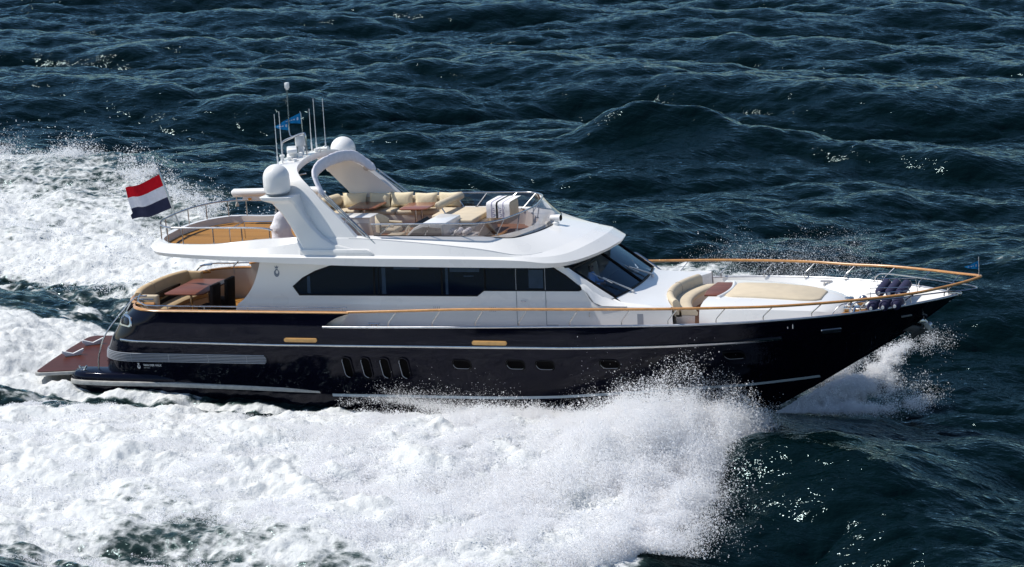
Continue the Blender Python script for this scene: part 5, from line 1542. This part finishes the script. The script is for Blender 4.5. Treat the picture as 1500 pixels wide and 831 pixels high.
def water_mat():
    m = bpy.data.materials.new('sea_water')
    nt, p = nodes_of(m)
    L = nt.links
    N = nt.nodes.new
    geo = N('ShaderNodeNewGeometry')
    def noise(scale, detail, rough=0.6, stretch=None):
        n = N('ShaderNodeTexNoise'); n.inputs['Scale'].default_value = scale
        n.inputs['Detail'].default_value = detail; n.inputs['Roughness'].default_value = rough
        if stretch:
            mp = N('ShaderNodeMapping'); mp.inputs['Rotation'].default_value = (0, 0, stretch[0]); mp.inputs['Scale'].default_value = (stretch[1], stretch[2], 1)
            L.new(geo.outputs['Position'], mp.inputs['Vector']); L.new(mp.outputs[0], n.inputs['Vector'])
        else: L.new(geo.outputs['Position'], n.inputs['Vector'])
        return n
    n1 = noise(3.2, 3, 0.55, (0.25, 0.7, 1.3))
    bmp = N('ShaderNodeBump'); bmp.inputs['Strength'].default_value = 1.0; bmp.inputs['Distance'].default_value = 0.095
    L.new(n1.outputs['Fac'], bmp.inputs['Height'])
    nt.nodes.remove(p)
    p = N('ShaderNodeBsdfDiffuse')
    L.new(bmp.outputs['Normal'], p.inputs['Normal'])
    gl = N('ShaderNodeBsdfGlossy'); gl.distribution = 'BECKMANN'; gl.inputs['Roughness'].default_value = 0.12
    gl.inputs['Color'].default_value = (0.60, 0.80, 0.84, 1)
    L.new(bmp.outputs['Normal'], gl.inputs['Normal'])
    fr = N('ShaderNodeFresnel'); fr.inputs['IOR'].default_value = 1.22
    L.new(bmp.outputs['Normal'], fr.inputs['Normal'])
    wm = N('ShaderNodeMixShader')
    L.new(fr.outputs[0], wm.inputs[0]); L.new(p.outputs[0], wm.inputs[1]); L.new(gl.outputs[0], wm.inputs[2])
    # foam: a bright diffuse layer where cover beats a lacy noise
    fa = N('ShaderNodeAttribute'); fa.attribute_name = 'foam'
    n2 = noise(1.1, 9, 0.66, (0.06, 0.62, 1.55)); n3 = noise(6.0, 6, 0.6)
    vor = N('ShaderNodeTexVoronoi'); vor.feature = 'DISTANCE_TO_EDGE'; vor.inputs['Scale'].default_value = 2.2
    wob = N('ShaderNodeVectorMath'); wob.operation = 'MULTIPLY_ADD'
    wob.inputs[1].default_value = (0.6, 0.6, 0.6)
    L.new(n2.outputs['Color'], wob.inputs[0]); L.new(geo.outputs['Position'], wob.inputs[2]); L.new(wob.outputs[0], vor.inputs['Vector'])
    a = N('ShaderNodeMath'); a.operation = 'MULTIPLY_ADD'; a.inputs[1].default_value = 0.62
    L.new(n2.outputs['Fac'], a.inputs[0])
    b = N('ShaderNodeMath'); b.operation = 'MULTIPLY'; b.inputs[1].default_value = 0.30
    L.new(n3.outputs['Fac'], b.inputs[0]); L.new(b.outputs[0], a.inputs[2])
    c = N('ShaderNodeMath'); c.operation = 'MULTIPLY_ADD'; c.inputs[1].default_value = 0.35
    L.new(vor.outputs['Distance'], c.inputs[0]); L.new(a.outputs[0], c.inputs[2])
    sub = N('ShaderNodeMath'); sub.operation = 'SUBTRACT'
    L.new(fa.outputs['Fac'], sub.inputs[0]); L.new(c.outputs[0], sub.inputs[1])
    mr = N('ShaderNodeMapRange'); mr.interpolation_type = 'SMOOTHSTEP'
    mr.inputs['From Min'].default_value = -0.06; mr.inputs['From Max'].default_value = 0.20
    L.new(sub.outputs[0], mr.inputs['Value'])
    fo = N('ShaderNodeBsdfPrincipled')
    fo.inputs['Base Color'].default_value = (0.68, 0.695, 0.685, 1)
    fo.inputs['Roughness'].default_value = 0.75
    fo.inputs['Specular IOR Level'].default_value = 0.25
    b2 = N('ShaderNodeBump'); b2.inputs['Strength'].default_value = 1.0; b2.inputs['Distance'].default_value = 0.10
    n4 = noise(3.2, 8, 0.68)
    L.new(n4.outputs['Fac'], b2.inputs['Height']); L.new(b2.outputs['Normal'], fo.inputs['Normal'])
    # aerated water round the foam is paler and greener
    ms0 = N('ShaderNodeMapRange'); ms0.inputs['From Min'].default_value = -0.35; ms0.inputs['From Max'].default_value = 0.05
    L.new(sub.outputs[0], ms0.inputs['Value'])
    mcol = N('ShaderNodeMix'); mcol.data_type = 'RGBA'
    mcol.inputs['A'].default_value = (0.0008, 0.0052, 0.0062, 1); mcol.inputs['B'].default_value = (0.050, 0.085, 0.078, 1)
    L.new(ms0.outputs[0], mcol.inputs['Factor'])
    gate = N('ShaderNodeMapRange'); gate.inputs['From Min'].default_value = 0.15; gate.inputs['From Max'].default_value = 0.75
    L.new(fa.outputs['Fac'], gate.inputs['Value'])
    gm = N('ShaderNodeMath'); gm.operation = 'MULTIPLY'
    L.new(gate.outputs[0], gm.inputs[0]); L.new(ms0.outputs[0], gm.inputs[1]); L.new(gm.outputs[0], mcol.inputs['Factor'])
    L.new(mcol.outputs['Result'], p.inputs['Color'])
    mix = N('ShaderNodeMixShader')
    L.new(mr.outputs[0], mix.inputs[0]); L.new(wm.outputs[0], mix.inputs[1]); L.new(fo.outputs[0], mix.inputs[2])
    L.new(mix.outputs[0], nt.nodes['Material Output'].inputs['Surface'])
    return m
me.materials.append(water_mat())

# ================================================================== SPRAY (clouds of droplets)
def droplet_mat():
    m = bpy.data.materials.new('spray_droplets')
    m.use_nodes = True
    nt = m.node_tree; nt.nodes.clear()
    out = nt.nodes.new('ShaderNodeOutputMaterial')
    d_ = nt.nodes.new('ShaderNodeBsdfDiffuse'); d_.inputs['Color'].default_value = (0.93, 0.93, 0.935, 1)
    t_ = nt.nodes.new('ShaderNodeBsdfTranslucent'); t_.inputs['Color'].default_value = (0.93, 0.93, 0.935, 1)
    ms = nt.nodes.new('ShaderNodeMixShader'); ms.inputs[0].default_value = 0.45
    nt.links.new(d_.outputs[0], ms.inputs[1]); nt.links.new(t_.outputs[0], ms.inputs[2])
    nt.links.new(ms.outputs[0], out.inputs['Surface'])
    return m
DROP = droplet_mat()
ng = bpy.data.node_groups.new('droplets', 'GeometryNodeTree')
ng.interface.new_socket('Geometry', in_out='INPUT', socket_type='NodeSocketGeometry')
ng.interface.new_socket('Geometry', in_out='OUTPUT', socket_type='NodeSocketGeometry')
gi = ng.nodes.new('NodeGroupInput'); go = ng.nodes.new('NodeGroupOutput')
mtp = ng.nodes.new('GeometryNodeMeshToPoints')
na = ng.nodes.new('GeometryNodeInputNamedAttribute'); na.data_type = 'FLOAT'; na.inputs['Name'].default_value = 'size'
sm = ng.nodes.new('GeometryNodeSetMaterial'); sm.inputs['Material'].default_value = DROP
ng.links.new(gi.outputs[0], mtp.inputs['Mesh']); ng.links.new(na.outputs['Attribute'], mtp.inputs['Radius'])
ng.links.new(mtp.outputs[0], sm.inputs[0]); ng.links.new(sm.outputs[0], go.inputs[0])
def spray(name, P, r, label):
    me = bpy.data.meshes.new(name)
    me.vertices.add(len(P)); me.vertices.foreach_set('co', P.astype(np.float32).ravel())
    at = me.attributes.new('size', 'FLOAT', 'POINT'); at.data.foreach_set('value', r.astype(np.float32))
    me.materials.append(DROP)
    o = bpy.data.objects.new(name, me); C.objects.link(o)
    md = o.modifiers.new('droplets', 'NODES'); md.node_group = ng
    o['kind'] = 'stuff'; o['label'] = label; o['category'] = 'spray'
    return o
# 3-D clump noise on a periodic lattice
def noise3(n, p):
    k = np.fft.fftfreq(n) * n
    a, b, c = np.meshgrid(k, k, k[:n // 2 + 1], indexing='ij')
    kk = np.sqrt(a * a + b * b + c * c); kk[0, 0, 0] = 1
    w = (rng.normal(size=kk.shape) + 1j * rng.normal(size=kk.shape)) * kk ** (-p) * (kk > 1.5)
    f = np.fft.irfftn(w, s=(n, n, n)); return (f / f.std()).astype(np.float32)
N3 = noise3(96, 2.2)
def s3(P, cell):
    q = np.asarray(P) / cell
    i = np.floor(q).astype(np.int64); fr = (q - i).astype(np.float32); i %= 96; j = (i + 1) % 96
    r = 0
    for dx in (0, 1):
        for dy in (0, 1):
            for dz in (0, 1):
                w = (fr[:, 0] if dx else 1 - fr[:, 0]) * (fr[:, 1] if dy else 1 - fr[:, 1]) * (fr[:, 2] if dz else 1 - fr[:, 2])
                r = r + w * N3[(j if dx else i)[:, 0], (j if dy else i)[:, 1], (j if dz else i)[:, 2]]
    return r
def ground(x, y):
    h, f = wake(x, y)
    cal = 0.8 * np.exp(-(np.maximum(0, np.abs(y) - 2.6) / 2.0) ** 2) * sst(-22, -12, x)
    return h + samp(Hf, x, y) * (1 - 0.8 * np.maximum(cal, 0.55 * np.clip(f, 0, 1))), f
def bow_cloud(side, n, x0, x1):
    x = x0 + (x1 - x0) * rng.rand(n)
    bo = np.interp(x, X_OUT, B_OUT); bi = np.interp(x, [-30, -14, -5, -2.5, -1.0, 3, 6.5, 8.5], [10, 5.8, 4.4, 4.0, 2.9, 2.7, 1.0, 0.2])
    t = rng.rand(n) * 1.10 - 0.03
    b = bi + (bo - bi) * t
    y = b * side
    z0, f = ground(x, y)
    hs = np.interp(x, [-30, -12, -5, -1, 3, 6, 8, 9], [0.05, 0.06, 0.08, 0.13, 0.24, 0.62, 0.42, 0.1])
    hs = hs * np.interp(t, [-0.03, 0.05, 0.2, 0.55, 0.9, 1.07], [0.5, 0.9, 1.15, 0.9, 0.5, 0.25])
    cl = samp(big, x * 2.2 + 70, y * 2.2)
    z = z0 + hs * np.clip(1 + 0.35 * cl, 0.15, 2.0) * rng.exponential(0.62, n) - 0.02
    P = np.stack([x, y, z], 1)
    c3 = s3(P, 0.085) + 0.5 * s3(P, 0.03)
    hrel = (z - z0) / np.maximum(hs, 0.03)
    keep_ = c3 > (hrel * 0.85 - 1.4 + 1.6 * (rng.rand(n) - 0.5) + np.where(t > 0.9, (t - 0.9) * 6, 0))
    hull_y = np.interp(x, [-13, -9, 4, 6, 7.5, 9], [2.6, 3.0, 2.75, 2.1, 1.2, 0.1])
    keep_ &= (b > hull_y) & (b < bo + 0.5) & (rng.rand(n) < np.clip((bo - bi) / 10.5, 0, 1) * (1 - sst(6.4, 7.7, x + 0.3 * rng.normal(size=n))))
    return P[keep_]
def sizes(n, med, sp=0.35): return med * np.exp(sp * rng.normal(size=n)) * np.where(rng.rand(n) < 0.05, 1.8, 0.78)
P = bow_cloud(-1, 1500000, -15, 9.0)
P2 = bow_cloud(-1, 2200000, -3.5, 8.9)
# loose drops flung against the topsides
n = 90000
x = rng.uniform(-4.5, 6.9, n)
zz = np.interp(x, [-4.5, -3, 0, 4, 6.9], [0.45, 0.45, 0.2, 0.3, 0.5]) + rng.exponential(1, n) * np.interp(x, [-4.5, -2, 0, 3, 5.5, 6.9], [0.12, 0.12, 0.18, 0.30, 0.42, 0.4])
hb = np.interp(x, [-5, 2, 4, 6, 7.5], [3.05, 3.03, 2.85, 2.4, 1.8])
P3 = np.stack([x, -(hb + 0.08 + rng.exponential(0.5, n)), zz], 1)
P3 = P3[s3(P3, 0.06) > 0.1 + 0.5 * rng.normal(size=len(P3))]
P3s = sizes(len(P3), 0.0055)
# the plume where the bow wave peels off, dissolving into mist on its outer side
n = 1200000
u = rng.rand(n) ** 0.8
b = 1.2 + 10.8 * u
x = 7.2 - 0.03 * b - np.abs(rng.normal(size=n)) * (0.5 + 0.20 * b) + 0.40 * rng.normal(size=n) * (0.4 + 0.12 * b)
env = np.interp(b, [1.2, 2.5, 4.5, 7.5, 12], [0.7, 1.25, 1.45, 0.95, 0.3])
P4 = np.stack([x, -b, -0.05 + env * rng.beta(1.1, 2.2, n) * (1 + 0.25 * samp(big, x * 2.5, b * 2.5))], 1)
P4 = P4[(s3(P4, 0.08) + 0.5 * s3(P4, 0.03) > -0.3 + 0.8 * rng.normal(size=n)) & (b > np.interp(x, [4, 6, 7.5], [2.8, 2.2, 1.2]))]
P2 = np.concatenate([P2, P4])
near = np.concatenate([P, P2, P3])
spray('starboard_bow_spray', near, np.concatenate([sizes(len(near) - len(P3), 0.0078), P3s]), 'great white cloud of spray thrown up along the near side of the hull')
P = bow_cloud(1, 1300000, -3, 9.0)
n = 650000
x = 2.5 + 6.2 * rng.beta(2.2, 1.6, n)
y = rng.uniform(3.4, 10, n)
z = rng.exponential(0.8, n) * np.interp(x, [2, 4, 6.5, 8, 9.4], [0.6, 1.0, 1.35, 1.0, 0.3])
Q = np.stack([x, y, z], 1); Q = Q[(s3(Q, 0.09) > 0.2 + 0.4 * rng.normal(size=len(Q))) & (Q[:, 2] < 3.6)]
far = np.concatenate([P, Q])
spray('port_bow_spray', far, sizes(len(far), 0.0048), 'white spray flung up behind the foredeck on the far side of the yacht')
# sheet of spray peeling away beyond the stem
n = 800000
u = rng.rand(n); v = rng.rand(n)
x = 7.2 + 3.6 * u ** 0.9 + 0.35 * rng.normal(size=n) * u
y = 0.5 + 6.0 * u * (0.35 + 0.65 * v) + 0.5 * rng.normal(size=n) * u
z = -0.05 + (1.75 * u * (1 - 0.35 * u)) * v ** 1.3 + 0.12 * rng.normal(size=n) * u
P = np.stack([x, y, z], 1)
P = P[(s3(P, 0.07) > 0.1 + 0.5 * (u - 0.5) * 2 + 0.5 * rng.normal(size=n)) & (z > -0.2)]
spray('stem_spray', P, sizes(len(P), 0.0065), 'fan of fine spray peeling away below the bow anchor')
# spume whipped off the foam astern
n = 260000
x = rng.uniform(-42, -12, n)
bo = np.interp(x, X_OUT, B_OUT); bi = np.interp(x, [-60, -24, -14.5, -10.8], [24, 9.6, 5.8, 4.6])
t = np.where(rng.rand(n) < 0.5, rng.rand(n), 1.0 - 0.12 * rng.rand(n))
y = bi + (bo - bi) * t
z0, f = ground(x, y)
z = z0 + rng.exponential(0.10, n) * (1 + 1.2 * (t > 0.88))
P = np.stack([x, y, z], 1); P = P[(s3(P, 0.08) > 0.4 + 0.4 * rng.normal(size=n)) & (f > 0.3)]
spray('wake_spume', P, sizes(len(P), 0.013), 'white spume blowing off the foamy wake behind the stern')
